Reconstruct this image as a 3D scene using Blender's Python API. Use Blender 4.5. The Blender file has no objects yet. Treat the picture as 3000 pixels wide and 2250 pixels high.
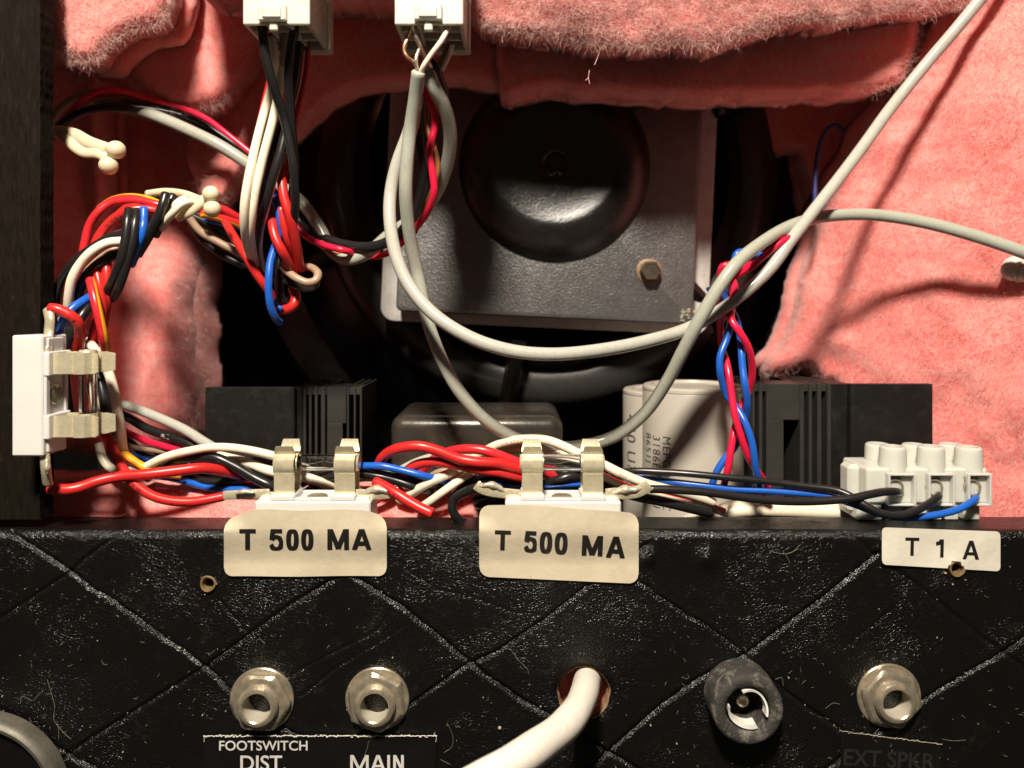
import bpy, math, random
import numpy as np
from mathutils import Vector

# ---------------------------------------------------------------- camera, light, exposure
sc = bpy.context.scene
COL = sc.collection
FPX = 2166.7            # focal length in photo pixels (26 mm on 36 mm, 3000 px wide)
CX, CY = 1500.0, 900.0  # where the lens axis meets the photo (rise/fall: the lens is shifted down)
MM = 0.001

cam_d = bpy.data.cameras.new("camera")
cam = bpy.data.objects.new("camera", cam_d); COL.objects.link(cam)
cam.location = (0, 0, 0); cam.rotation_euler = (math.pi/2, 0, 0)
cam_d.lens = 26; cam_d.sensor_width = 36; cam_d.shift_y = -0.075
cam_d.clip_start = 0.005; cam_d.clip_end = 5
cam_d.dof.use_dof = True; cam_d.dof.focus_distance = 0.170; cam_d.dof.aperture_fstop = 16
sc.camera = cam

world = bpy.data.worlds.new("World"); sc.world = world; world.use_nodes = True
bg = world.node_tree.nodes["Background"]
bg.inputs[0].default_value = (1.0, 0.86, 0.70, 1); bg.inputs[1].default_value = 0.03

def area(name, loc, target, size, power, col):
    l = bpy.data.lights.new(name, 'AREA'); l.shape = 'DISK'; l.size = size; l.energy = power; l.color = col
    o = bpy.data.objects.new(name, l); COL.objects.link(o); o.location = loc
    o.rotation_euler = (Vector(target) - Vector(loc)).to_track_quat('-Z', 'Y').to_euler()
    return o
area("work_lamp", (-0.050, -0.150, 0.340), (0.0, 0.185, -0.01), 0.060, 5.7, (1.0, 0.90, 0.765))

sc.view_settings.view_transform = 'Standard'; sc.view_settings.look = 'None'
sc.view_settings.exposure = 0.0; sc.view_settings.gamma = 1.0
sc.cycles.max_bounces = 10; sc.cycles.diffuse_bounces = 3; sc.cycles.glossy_bounces = 4
sc.cycles.transmission_bounces = 8; sc.cycles.transparent_max_bounces = 12
sc.cycles.caustics_reflective = False; sc.cycles.caustics_refractive = False
sc.cycles.sample_clamp_indirect = 4

R = np.random.RandomState(7)
rnd = random.Random(5)

# ---------------------------------------------------------------- helpers
def P(px, py, d):
    """photo pixel at distance d (mm) in front of the lens -> metres"""
    return np.stack([(np.asarray(px, float)-CX)/FPX*d, np.asarray(d, float)+0*np.asarray(px, float),
                     -(np.asarray(py, float)-CY)/FPX*d], -1)*MM
def link(name, me, parent=None):
    o = bpy.data.objects.new(name, me); COL.objects.link(o)
    if parent is not None: o.parent = parent
    return o
def tag(o, label=None, cat=None, group=None, kind=None):
    if label: o["label"] = label
    if cat: o["category"] = cat
    if group: o["group"] = group
    if kind: o["kind"] = kind
    return o
def mk(name, V, F, mats, parent=None, smooth=True, mi=None):
    me = bpy.data.meshes.new(name)
    V = np.asarray(V, np.float32).reshape(-1, 3)
    if isinstance(F, np.ndarray):
        n, k = F.shape
        me.vertices.add(len(V)); me.vertices.foreach_set("co", V.ravel())
        me.loops.add(n*k); me.loops.foreach_set("vertex_index", F.astype(np.int32).ravel())
        me.polygons.add(n); me.polygons.foreach_set("loop_start", np.arange(0, n*k, k, dtype=np.int32))
        try: me.polygons.foreach_set("loop_total", np.full(n, k, np.int32))
        except Exception: pass
        me.update(calc_edges=True)
    else:
        me.from_pydata([tuple(map(float, v)) for v in V], [], [tuple(int(i) for i in f) for f in F]); me.update()
    if not isinstance(mats, (list, tuple)): mats = [mats]
    for m in mats: me.materials.append(m)
    if mi is not None: me.polygons.foreach_set("material_index", np.asarray(mi, np.int32))
    if smooth: me.polygons.foreach_set("use_smooth", np.ones(len(me.polygons), bool))
    me.update()
    return link(name, me, parent)
def empty(name, loc, label, cat, group=None):
    o = bpy.data.objects.new(name, None); COL.objects.link(o); o.empty_display_size = 0.004
    o.location = tuple(float(v) for v in loc)
    return tag(o, label, cat, group)
def adopt(root, kids):
    """parent while keeping world place (kids are built in world space)"""
    for k in kids:
        k.parent = root
        k.matrix_parent_inverse = root.matrix_world.inverted() if False else k.matrix_parent_inverse
        k.location = Vector(k.location) - Vector(root.location)

class MB:
    def __init__(s): s.V = []; s.F = []; s.M = []
    def add(s, V, F, m=0):
        b = len(s.V); s.V += [tuple(v) for v in V]; s.F += [tuple(i+b for i in f) for f in F]; s.M += [m]*len(F)
    def box(s, x0, x1, y0, y1, z0, z1, bev=0.0, m=0, T=None):
        """box (mm) with chamfered edges"""
        if bev <= 0:
            V = [(x, y, z) for x in (x0, x1) for y in (y0, y1) for z in (z0, z1)]
            F = [(0,1,3,2),(4,6,7,5),(0,4,5,1),(2,3,7,6),(0,2,6,4),(1,5,7,3)]
        else:
            b = min(bev, (x1-x0)*.49, (y1-y0)*.49, (z1-z0)*.49)
            V = []; idx = {}
            for ix, (xa, sx) in enumerate(((x0, 1), (x1, -1))):
                for iy, (ya, sy) in enumerate(((y0, 1), (y1, -1))):
                    for iz, (za, sz) in enumerate(((z0, 1), (z1, -1))):
                        idx[(ix,iy,iz,0)] = len(V); V.append((xa, ya+sy*b, za+sz*b))
                        idx[(ix,iy,iz,1)] = len(V); V.append((xa+sx*b, ya, za+sz*b))
                        idx[(ix,iy,iz,2)] = len(V); V.append((xa+sx*b, ya+sy*b, za))
            F = []
            for a in (0, 1):
                F.append([idx[(a,0,0,0)], idx[(a,1,0,0)], idx[(a,1,1,0)], idx[(a,0,1,0)]][::(-1 if a==0 else 1)])
                F.append([idx[(0,a,0,1)], idx[(1,a,0,1)], idx[(1,a,1,1)], idx[(0,a,1,1)]][::(1 if a==0 else -1)])
                F.append([idx[(0,0,a,2)], idx[(1,0,a,2)], idx[(1,1,a,2)], idx[(0,1,a,2)]][::(-1 if a==0 else 1)])
                for c in (0, 1):
                    F.append([idx[(a,c,0,0)], idx[(a,c,1,0)], idx[(a,c,1,1)], idx[(a,c,0,1)]])
                    F.append([idx[(a,0,c,0)], idx[(a,1,c,0)], idx[(a,1,c,2)], idx[(a,0,c,2)]])
                    F.append([idx[(0,a,c,1)], idx[(1,a,c,1)], idx[(1,a,c,2)], idx[(0,a,c,2)]])
                    for e in (0, 1):
                        F.append([idx[(a,c,e,0)], idx[(a,c,e,1)], idx[(a,c,e,2)]])
        if T: V = [T(v) for v in V]
        s.add(V, F, m)
    def lathe(s, prof, n=32, c=(0,0,0), ax='y', m=0, T=None, a0=0, a1=2*math.pi, rad=None):
        """prof: list of (axial, radius) in mm; axis -y points at the camera when axial grows"""
        full = abs(a1-a0-2*math.pi) < 1e-6
        N = n if full else n+1
        V = []
        for (h, r) in prof:
            for i in range(N):
                a = a0+(a1-a0)*i/n
                rr = r*(rad(a) if rad else 1)
                if ax == 'y': V.append((c[0]+rr*math.cos(a), c[1]-h, c[2]+rr*math.sin(a)))
                elif ax == 'z': V.append((c[0]+rr*math.cos(a), c[1]+rr*math.sin(a), c[2]+h))
                else: V.append((c[0]+h, c[1]+rr*math.cos(a), c[2]+rr*math.sin(a)))
        F = []
        for j in range(len(prof)-1):
            for i in range(n):
                i2 = (i+1) % N
                F.append((j*N+i, j*N+i2, (j+1)*N+i2, (j+1)*N+i))
        if T: V = [T(v) for v in V]
        s.add(V, F, m)
    def build(s, name, mats, parent=None, smooth=False, off=(0,0,0)):
        V = np.array(s.V, float)*MM - np.array(off)
        o = mk(name, V, s.F, mats, parent, smooth, s.M)
        if smooth == 'auto':
            pass
        return o

def autosmooth(o, deg=35):
    me = o.data
    me.polygons.foreach_set("use_smooth", np.ones(len(me.polygons), bool))
    try: me.set_sharp_from_angle(angle=math.radians(deg))
    except Exception: pass
    return o

def fixnormals(o):
    import bmesh
    bm = bmesh.new(); bm.from_mesh(o.data); bmesh.ops.recalc_face_normals(bm, faces=bm.faces); bm.to_mesh(o.data); bm.free()
    return o

def vnoise(x, y, seed=0, s=1.0):
    """smooth value noise on arrays"""
    x = np.asarray(x)/s; y = np.asarray(y)/s
    xi = np.floor(x).astype(int); yi = np.floor(y).astype(int); xf = x-xi; yf = y-yi
    def h(a, b):
        n = (a*374761393 + b*668265263 + seed*974711) & 0x7fffffff
        n = ((n ^ (n >> 13))*1274126177) & 0x7fffffff
        return ((n ^ (n >> 16)) & 0xffff)/65535.0
    u = xf*xf*(3-2*xf); v = yf*yf*(3-2*yf)
    return (h(xi,yi)*(1-u)+h(xi+1,yi)*u)*(1-v)+(h(xi,yi+1)*(1-u)+h(xi+1,yi+1)*u)*v

# ---------------------------------------------------------------- materials
def mat_base(name):
    m = bpy.data.materials.new(name); m.use_nodes = True
    nt = m.node_tree; b = nt.nodes["Principled BSDF"]
    return m, nt, b
def setp(b, **k):
    names = dict(color='Base Color', rough='Roughness', metal='Metallic', spec='Specular IOR Level', sss='Subsurface Weight',
                 sssr='Subsurface Radius', ssss='Subsurface Scale', trans='Transmission Weight', ior='IOR', coat='Coat Weight',
                 coatr='Coat Roughness', sheen='Sheen Weight', sheenr='Sheen Roughness', alpha='Alpha')
    for a, v in k.items():
        i = b.inputs.get(names[a])
        if i is None: continue
        if a == 'color': v = (*v, 1)
        i.default_value = v
def noise_node(nt, scale, detail=4, rough=.55, dist=0, vec=None):
    n = nt.nodes.new('ShaderNodeTexNoise'); n.inputs['Scale'].default_value = scale; n.inputs['Detail'].default_value = detail
    n.inputs['Roughness'].default_value = rough; n.inputs['Distortion'].default_value = dist
    if vec is None:
        tc = nt.nodes.new('ShaderNodeTexCoord'); vec = tc.outputs['Object']
    nt.links.new(vec, n.inputs['Vector'])
    return n
def ramp(nt, src, stops):
    r = nt.nodes.new('ShaderNodeValToRGB'); e = r.color_ramp.elements
    while len(e) < len(stops): e.new(0.5)
    for i, (p, c) in enumerate(stops):
        e[i].position = p; e[i].color = (*c, 1) if len(c) == 3 else c
    nt.links.new(src, r.inputs[0]); return r
def pm(name, color, rough=.45, metal=0., spec=.5, var=.12, vscale=180, bump=0., bscale=2500, bdist=.0001, dirt=None, dirtamt=.0, dscale=500, rvar=.1, **k):
    """plain painted / plastic / metal surface with mottled colour, uneven gloss and fine relief"""
    m, nt, b = mat_base(name)
    setp(b, color=color, rough=rough, metal=metal, spec=spec, **k)
    n = noise_node(nt, vscale, 5, .6)
    c = np.array(color)
    r = ramp(nt, n.outputs['Fac'], [(.25, tuple(np.clip(c*(1-var), 0, 1))), (.75, tuple(np.clip(c*(1+var), 0, 1)))])
    out = r.outputs[0]
    if dirt is not None:
        n2 = noise_node(nt, dscale, 8, .7, .6)
        r2 = ramp(nt, n2.outputs['Fac'], [(.5-.0, (0,0,0)), (.72, (1,1,1))])
        mul = nt.nodes.new('ShaderNodeMath'); mul.operation = 'MULTIPLY'; mul.inputs[1].default_value = dirtamt
        nt.links.new(r2.outputs[0], mul.inputs[0])
        mx = nt.nodes.new('ShaderNodeMix'); mx.data_type = 'RGBA'
        nt.links.new(mul.outputs[0], mx.inputs[0]); nt.links.new(out, mx.inputs[6]); mx.inputs[7].default_value = (*dirt, 1)
        out = mx.outputs[2]
        # dirt is rougher and less metallic
        if metal > 0:
            s = nt.nodes.new('ShaderNodeMath'); s.operation = 'MULTIPLY_ADD'; s.inputs[1].default_value = -metal*.8; s.inputs[2].default_value = metal
            nt.links.new(mul.outputs[0], s.inputs[0]); nt.links.new(s.outputs[0], b.inputs['Metallic'])
    nt.links.new(out, b.inputs['Base Color'])
    if rvar:
        n3 = noise_node(nt, vscale*3.1, 4, .6)
        mr = nt.nodes.new('ShaderNodeMapRange'); mr.inputs[3].default_value = max(.02, rough-rvar); mr.inputs[4].default_value = min(1, rough+rvar)
        nt.links.new(n3.outputs['Fac'], mr.inputs[0]); nt.links.new(mr.outputs[0], b.inputs['Roughness'])
    if bump:
        n4 = noise_node(nt, bscale, 4, .6)
        bp = nt.nodes.new('ShaderNodeBump'); bp.inputs['Strength'].default_value = bump; bp.inputs['Distance'].default_value = bdist
        nt.links.new(n4.outputs['Fac'], bp.inputs['Height']); nt.links.new(bp.outputs[0], b.inputs['Normal'])
    return m

def wire_mat(name, color, rough=.34, var=.10):
    return pm(name, color, rough=rough, spec=.5, var=var, vscale=260, bump=.10, bscale=700, bdist=.00012, rvar=.07,
              dirt=tuple(np.array(color)*.35+.02), dirtamt=.35, dscale=1400)
M = {}
M['red'] = wire_mat('red_insulation', (.58,.021,.019), .34)
M['crimson'] = wire_mat('crimson_insulation', (.62,.022,.030), .3)
M['pinkred'] = wire_mat('rose_insulation', (.75,.012,.055), .32)
M['blue'] = wire_mat('blue_insulation', (.012,.11,.52), .32)
M['black'] = wire_mat('black_insulation', (.014,.013,.013), .30)
M['cream'] = wire_mat('cream_insulation', (.84,.74,.57), .33, .05)
M['cord'] = wire_mat('off_white_cord', (.86,.81,.71), .38, .03)
M['grey'] = wire_mat('grey_cable_jacket', (.44,.43,.375), .12, .04)
M['greygreen'] = wire_mat('grey_green_cable_jacket', (.37,.375,.31), .20, .04)
M['brown'] = wire_mat('brown_insulation', (.30,.11,.035), .4)
M['tan'] = wire_mat('tan_insulation', (.36,.24,.16), .4)
M['yellow'] = wire_mat('yellow_stripe', (.80,.38,.01), .35)
M['white'] = wire_mat('white_stripe', (.70,.72,.76), .35)
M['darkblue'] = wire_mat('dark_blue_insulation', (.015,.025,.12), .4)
M['clear'] = pm('clear_insulation', (.80,.70,.56), .22, spec=.6, var=.2, vscale=900, sss=.3, ssss=.001)
M['sleeve'] = pm('translucent_grey_sleeve', (.30,.28,.24), .3, var=.2, vscale=500)
M['braid'] = pm('tinned_braid', (.70,.64,.52), .3, metal=.9, var=.3, vscale=1500, bump=.8, bscale=4000)
M['copper'] = pm('tinned_copper', (.65,.40,.24), .3, metal=.9, var=.3, vscale=1500)
M['brass'] = pm('plated_brass_clip', (.86,.77,.54), .26, metal=.6, var=.15, vscale=500, bump=.35, bscale=1200, bdist=.00008, dirt=(.50,.36,.16), dirtamt=.3, dscale=260, rvar=.14)
M['steel'] = pm('nickel_steel', (.50,.44,.33), .28, metal=.72, var=.22, vscale=400, bump=.4, bscale=2200, bdist=.00006, dirt=(.34,.17,.06), dirtamt=.55, dscale=420, rvar=.15)
M['rim'] = pm('tarnished_rim', (.13,.12,.095), .5, metal=.4, var=.3, vscale=300, bump=.5, bscale=1200, bdist=.0001, dirt=(.10,.09,.07), dirtamt=.6, dscale=400)
M['steelin'] = pm('jack_bore', (.55,.50,.40), .5, metal=.2, var=.15)
M['solder'] = pm('solder', (.66,.60,.46), .24, metal=.5, var=.3, vscale=900, bump=.8, bscale=1200, bdist=.0003, dirt=(.45,.20,.02), dirtamt=.8, dscale=600)
M['amber'] = pm('solder_flux', (.45,.20,.02), .2, var=.4, vscale=900, coat=.5)
M['plastic'] = pm('white_nylon', (.68,.665,.63), .38, var=.04, vscale=200, bump=.15, bscale=1500, sss=.35, ssss=.002, sssr=(1,.9,.75), rvar=.08)
M['ivory'] = pm('ivory_nylon', (.68,.655,.55), .30, var=.06, vscale=200, bump=.3, bscale=1500, sss=.4, ssss=.003, sssr=(1,.9,.7), dirt=(.5,.4,.25), dirtamt=.4, dscale=500, trans=.15)
M['tie'] = pm('nylon_tie', (.66,.57,.40), .3, var=.05, sss=.5, ssss=.003, sssr=(1,.8,.6))
M['terminal'] = pm('milky_polyethylene', (.70,.70,.62), .33, var=.05, vscale=300, bump=.2, bscale=900, sss=.5, ssss=.003, sssr=(1,.95,.8), rvar=.08, trans=.15)
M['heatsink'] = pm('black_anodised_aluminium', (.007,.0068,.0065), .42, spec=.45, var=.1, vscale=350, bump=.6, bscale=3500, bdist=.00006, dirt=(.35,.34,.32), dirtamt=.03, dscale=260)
M['finlit'] = pm('lit_black_anodising', (.026,.025,.022), .45, var=.2)  # lighter copy of the heat sink black: lamp light put into the colour
M['bblack'] = pm('black_gloss_enamel', (.005,.005,.005), .3, spec=.5, var=.3, bump=.3, bscale=1800, bdist=.0001, rvar=.1)
M['rimblack'] = pm('satin_black_enamel', (.03,.029,.027), .30, spec=.6, var=.2, bump=.2, bscale=900)
M['matteblack'] = pm('matte_black_board', (.006,.005,.005), .8, spec=.2, var=.3)
M['frame'] = pm('light_grey_steel', (.56,.53,.50), .5, metal=.0, var=.08, vscale=120, bump=.2, dirt=(.2,.19,.18), dirtamt=.5, dscale=300)
M['pan'] = pm('black_crackle_enamel', (.010,.009,.008), .24, spec=.6, var=.3, vscale=300, bump=.9, bscale=1700, bdist=.00012, rvar=.12)
M['can'] = pm('dark_oiled_steel', (.042,.038,.031), .26, metal=.3, var=.25, vscale=90, bump=.3, bscale=900, dirt=(.25,.13,.06), dirtamt=.22, dscale=220, rvar=.12)
M['cap'] = pm('grey_capacitor_sleeve', (.44,.405,.345), .34, var=.04, vscale=60, bump=.15, bscale=800)
M['ink'] = pm('black_ink', (.014,.012,.011), .4, var=.1)
M['faint'] = pm('faded_ink', (.20,.06,.05), .5, var=.1)
M['fadedblack'] = pm('faded_black_ink', (.42,.37,.28), .5, var=.1)
M['whiteink'] = pm('white_print', (.62,.60,.56), .5, var=.12, vscale=900)
M['wood'] = pm('raw_plywood', (.30,.175,.09), .8, var=.25, vscale=400, bump=.6, bscale=1500, bdist=.0003)
M['rubber'] = pm('dusty_rubber', (.035,.032,.028), .75, var=.25, vscale=200, bump=.9, bscale=1600, bdist=.0003, dirt=(.42,.38,.31), dirtamt=.55, dscale=330)
M['whiteplastic'] = pm('white_ring', (.74,.72,.67), .35, var=.04, sss=.2, ssss=.001)
M['boot'] = pm('pale_grey_plastic', (.62,.57,.53), .25, var=.05, sss=.2, ssss=.002)
M['lint'] = pm('lint', (.42,.38,.28), .8, var=.3)
M['tar'] = pm('black_tar', (.006,.006,.005), .16, spec=.7, var=.2, bump=.3, bscale=500, bdist=.0004)
M['insert'] = pm('brass_insert', (.60,.42,.20), .4, metal=.8, var=.3, vscale=900, dirt=(.3,.16,.05), dirtamt=.6)
M['bolt'] = pm('oily_bolt', (.11,.085,.06), .4, metal=.7, var=.3, vscale=300)
M['rust'] = pm('rusty_washer', (.22,.15,.09), .55, metal=.4, var=.3, vscale=600, dirt=(.5,.2,.05), dirtamt=.8, dscale=700)
M['speck'] = pm('wood_splinter', (.55,.33,.15), .7, var=.3)

# glass
m, nt, b = mat_base('fuse_glass'); setp(b, color=(.93,.94,.93), rough=.06, trans=1.0, ior=1.47); M['glass'] = m

# grey sparkle paint of the speaker magnet cover
m, nt, b = mat_base('grey_hammertone'); setp(b, color=(.12,.12,.12), rough=.38, metal=.7, spec=.5)
n = noise_node(nt, 1800, 3, .6); n2 = noise_node(nt, 260, 4, .6)
bp = nt.nodes.new('ShaderNodeBump'); bp.inputs['Strength'].default_value = 1.0; bp.inputs['Distance'].default_value = .00022
nt.links.new(n.outputs['Fac'], bp.inputs['Height']); nt.links.new(bp.outputs[0], b.inputs['Normal'])
r = ramp(nt, n2.outputs['Fac'], [(.3, (.165,.163,.16)), (.75, (.225,.22,.215))]); nt.links.new(r.outputs[0], b.inputs['Base Color'])
M['hammer'] = m

# pink glass wool
def wool(name, c0, c1, c2):
    m, nt, b = mat_base(name); setp(b, rough=.9, spec=.25, sheen=.25, sheenr=.5)
    tc = nt.nodes.new('ShaderNodeTexCoord')
    mp = nt.nodes.new('ShaderNodeMapping'); mp.inputs['Scale'].default_value = (1, 1, 2.2); nt.links.new(tc.outputs['Object'], mp.inputs[0])
    n = noise_node(nt, 70, 8, .62, 1.0, mp.outputs[0])
    nf = noise_node(nt, 1500, 5, .7, 1.5, mp.outputs[0])
    ad = nt.nodes.new('ShaderNodeMath'); ad.operation = 'MULTIPLY_ADD'; ad.inputs[1].default_value = .5; 
    sb = nt.nodes.new('ShaderNodeMath'); sb.operation = 'MULTIPLY'; sb.inputs[1].default_value = .5
    nt.links.new(nf.outputs['Fac'], sb.inputs[0]); nt.links.new(n.outputs['Fac'], ad.inputs[0]); nt.links.new(sb.outputs[0], ad.inputs[2])
    r = ramp(nt, ad.outputs[0], [(.36, c0), (.5, c1), (.64, c2)])
    lines = None
    for sc_, ds_, rt in ((260, 2.2, 1.0), (520, 1.4, 2.2)):      # thin wandering strands
        mp2 = nt.nodes.new('ShaderNodeMapping'); mp2.inputs['Rotation'].default_value = (rt, .3*rt, rt*1.7); mp2.inputs['Scale'].default_value = (1, 1, .45); nt.links.new(tc.outputs['Object'], mp2.inputs[0])
        k = noise_node(nt, sc_, 2.5, .55, ds_, mp2.outputs[0])
        rr_ = ramp(nt, k.outputs['Fac'], [(.455, (0,0,0)), (.5, (1,1,1)), (.545, (0,0,0))])
        if lines is None: lines = rr_.outputs[0]
        else:
            mx_ = nt.nodes.new('ShaderNodeMath'); mx_.operation = 'MAXIMUM'; nt.links.new(lines, mx_.inputs[0]); nt.links.new(rr_.outputs[0], mx_.inputs[1]); lines = mx_.outputs[0]
    fm = nt.nodes.new('ShaderNodeMath'); fm.operation = 'MULTIPLY'; nt.links.new(lines, fm.inputs[0]); nt.links.new(nf.outputs['Fac'], fm.inputs[1])
    mix = nt.nodes.new('ShaderNodeMix'); mix.data_type = 'RGBA'; nt.links.new(fm.outputs[0], mix.inputs[0]); nt.links.new(r.outputs[0], mix.inputs[6]); mix.inputs[7].default_value = (.95, .50, .43, 1)
    nt.links.new(mix.outputs[2], b.inputs['Base Color'])
    setp(b, sss=.5, sssr=(1, .42, .38), ssss=.0035)
    ad2 = nt.nodes.new('ShaderNodeMath'); ad2.operation = 'MULTIPLY_ADD'; ad2.inputs[1].default_value = .25; nt.links.new(fm.outputs[0], ad2.inputs[0]); nt.links.new(ad.outputs[0], ad2.inputs[2]); ad = ad2
    bp = nt.nodes.new('ShaderNodeBump'); bp.inputs['Strength'].default_value = .75; bp.inputs['Distance'].default_value = .00045
    nt.links.new(ad.outputs[0], bp.inputs['Height']); nt.links.new(bp.outputs[0], b.inputs['Normal'])
    return m
M['wool'] = wool('pink_glass_wool', (.86,.155,.145), (.91,.225,.21), (.95,.40,.37))
M['fibre'] = pm('glass_wool_fibre', (.95,.54,.49), .5, spec=.6, var=.25, vscale=300)

# black embossed vinyl
m, nt, b = mat_base('black_leatherette'); setp(b, color=(.005,.005,.0048), rough=.3, spec=.46)
tc = nt.nodes.new('ShaderNodeTexCoord')
nw = noise_node(nt, 500, 3, .5, 0, tc.outputs['Object'])
vo = nt.nodes.new('ShaderNodeTexVoronoi'); vo.feature = 'DISTANCE_TO_EDGE'; vo.inputs['Scale'].default_value = 1500
mixv = nt.nodes.new('ShaderNodeVectorMath'); mixv.operation = 'MULTIPLY_ADD'; mixv.inputs[1].default_value = (.0009,)*3
nt.links.new(nw.outputs['Color'], mixv.inputs[0]); nt.links.new(tc.outputs['Object'], mixv.inputs[2]); nt.links.new(mixv.outputs[0], vo.inputs['Vector'])
rr = ramp(nt, vo.outputs['Distance'], [(0, (0,0,0)), (.22, (1,1,1))])
nb = noise_node(nt, 1900, 4, .65, .4, tc.outputs['Object'])
ad = nt.nodes.new('ShaderNodeMath'); ad.operation = 'MULTIPLY_ADD'; ad.inputs[1].default_value = .45
nt.links.new(rr.outputs[0], ad.inputs[0]); nt.links.new(nb.outputs['Fac'], ad.inputs[2])
nl = noise_node(nt, 60, 4, .6, 0, tc.outputs['Object'])
st = nt.nodes.new('ShaderNodeMapRange'); st.inputs[1].default_value = .3; st.inputs[2].default_value = .7; st.inputs[3].default_value = .35; st.inputs[4].default_value = 1.0
nt.links.new(nl.outputs['Fac'], st.inputs[0])
bp = nt.nodes.new('ShaderNodeBump'); bp.inputs['Distance'].default_value = .00025
nt.links.new(st.outputs[0], bp.inputs['Strength']); nt.links.new(ad.outputs[0], bp.inputs['Height']); nt.links.new(bp.outputs[0], b.inputs['Normal'])
nd = noise_node(nt, 150, 9, .78, .5, tc.outputs['Object'])
rd = ramp(nt, nd.outputs['Fac'], [(.58, (.005,.005,.0047)), (.82, (.024,.022,.016))])
nt.links.new(rd.outputs[0], b.inputs['Base Color'])
rg = nt.nodes.new('ShaderNodeMapRange'); rg.inputs[1].default_value = .3; rg.inputs[2].default_value = .75; rg.inputs[3].default_value = .15; rg.inputs[4].default_value = .32
nt.links.new(nd.outputs['Fac'], rg.inputs[0]); nt.links.new(rg.outputs[0], b.inputs['Roughness'])
M['vinyl'] = m

# stained dark board of the cabinet side
m, nt, b = mat_base('black_stained_board'); setp(b, rough=.75, spec=.07)
tc = nt.nodes.new('ShaderNodeTexCoord'); mp = nt.nodes.new('ShaderNodeMapping'); mp.inputs['Scale'].default_value = (1, 1, .22)
nt.links.new(tc.outputs['Object'], mp.inputs[0])
n = noise_node(nt, 900, 7, .7, .5, mp.outputs[0]); n2 = noise_node(nt, 60, 4, .6, 0, tc.outputs['Object'])
r = ramp(nt, n.outputs['Fac'], [(.35, (.006,.004,.003)), (.62, (.012,.0085,.006)), (.8, (.045,.033,.022))])
nt.links.new(r.outputs[0], b.inputs['Base Color'])
bp = nt.nodes.new('ShaderNodeBump'); bp.inputs['Strength'].default_value = .9; bp.inputs['Distance'].default_value = .0004
nt.links.new(n.outputs['Fac'], bp.inputs['Height']); nt.links.new(bp.outputs[0], b.inputs['Normal'])
M['board'] = m

# aged sticker paper under clear film
def sticker(name, c, coat):
    m, nt, b = mat_base(name); setp(b, rough=.5, spec=.4, coat=coat, coatr=.16, sss=.0)
    n = noise_node(nt, 90, 7, .65); n2 = noise_node(nt, 700, 4, .6)
    r = ramp(nt, n.outputs['Fac'], [(.3, tuple(np.array(c)*.84)), (.55, c), (.8, tuple(np.clip(np.array(c)*1.08, 0, 1)))])
    nt.links.new(r.outputs[0], b.inputs['Base Color'])
    bp = nt.nodes.new('ShaderNodeBump'); bp.inputs['Strength'].default_value = .5; bp.inputs['Distance'].default_value = .0006
    nt.links.new(n.outputs['Fac'], bp.inputs['Height']); nt.links.new(bp.outputs[0], b.inputs['Normal'])
    nt.links.new(bp.outputs[0], b.inputs['Coat Normal'])
    return m
M['label'] = sticker('yellowed_label_film', (.61,.53,.385), .6)
M['label_b'] = sticker('white_label_paper', (.72,.67,.56), .15)
M['plate'] = pm('black_foil_label', (.007,.0065,.006), .22, var=.2, vscale=150, bump=.3, bscale=400, bdist=.0002, spec=.35, rvar=.05)

HL, HT, HC, HM, HR = ('wires of the left harness', 'wires hanging from the left plug connector', 'wires of the centre bundle', 'wires lying along the panel top', 'twisted red and blue pairs')
# ---------------------------------------------------------------- swept tubes
def crs(pts, step=.8):
    """Catmull-Rom resample of points (mm) at about `step` mm"""
    p = np.asarray(pts, float)
    if len(p) == 2: p = np.array([p[0], (p[0]+p[1])/2, p[1]])
    q = np.vstack([2*p[0]-p[1], p, 2*p[-1]-p[-2]])
    out = []
    for i in range(1, len(q)-2):
        a, b_, c, d = q[i-1], q[i], q[i+1], q[i+2]
        t0 = 0; t1 = t0+max(np.linalg.norm(b_-a), 1e-6)**.5; t2 = t1+max(np.linalg.norm(c-b_), 1e-6)**.5; t3 = t2+max(np.linalg.norm(d-c), 1e-6)**.5
        n = max(2, int(np.linalg.norm(c-b_)/step)+1)
        for t in np.linspace(t1, t2, n, endpoint=False):
            A1 = (t1-t)/(t1-t0)*a+(t-t0)/(t1-t0)*b_; A2 = (t2-t)/(t2-t1)*b_+(t-t1)/(t2-t1)*c; A3 = (t3-t)/(t3-t2)*c+(t-t2)/(t3-t2)*d
            B1 = (t2-t)/(t2-t0)*A1+(t-t0)/(t2-t0)*A2; B2 = (t3-t)/(t3-t1)*A2+(t-t1)/(t3-t1)*A3
            out.append((t2-t)/(t2-t1)*B1+(t-t1)/(t2-t1)*B2)
    out.append(q[-2]); return np.array(out)
def frames(c):
    t = np.gradient(c, axis=0); t /= np.linalg.norm(t, axis=1)[:, None]+1e-12
    n = np.zeros_like(t); v = np.array([0, -1., 0]); v = v-t[0]*v.dot(t[0]); n[0] = v/np.linalg.norm(v)
    for i in range(1, len(c)):
        v = n[i-1]-t[i]*n[i-1].dot(t[i]); n[i] = v/(np.linalg.norm(v)+1e-12)
    return t, n, np.cross(t, n)
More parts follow.
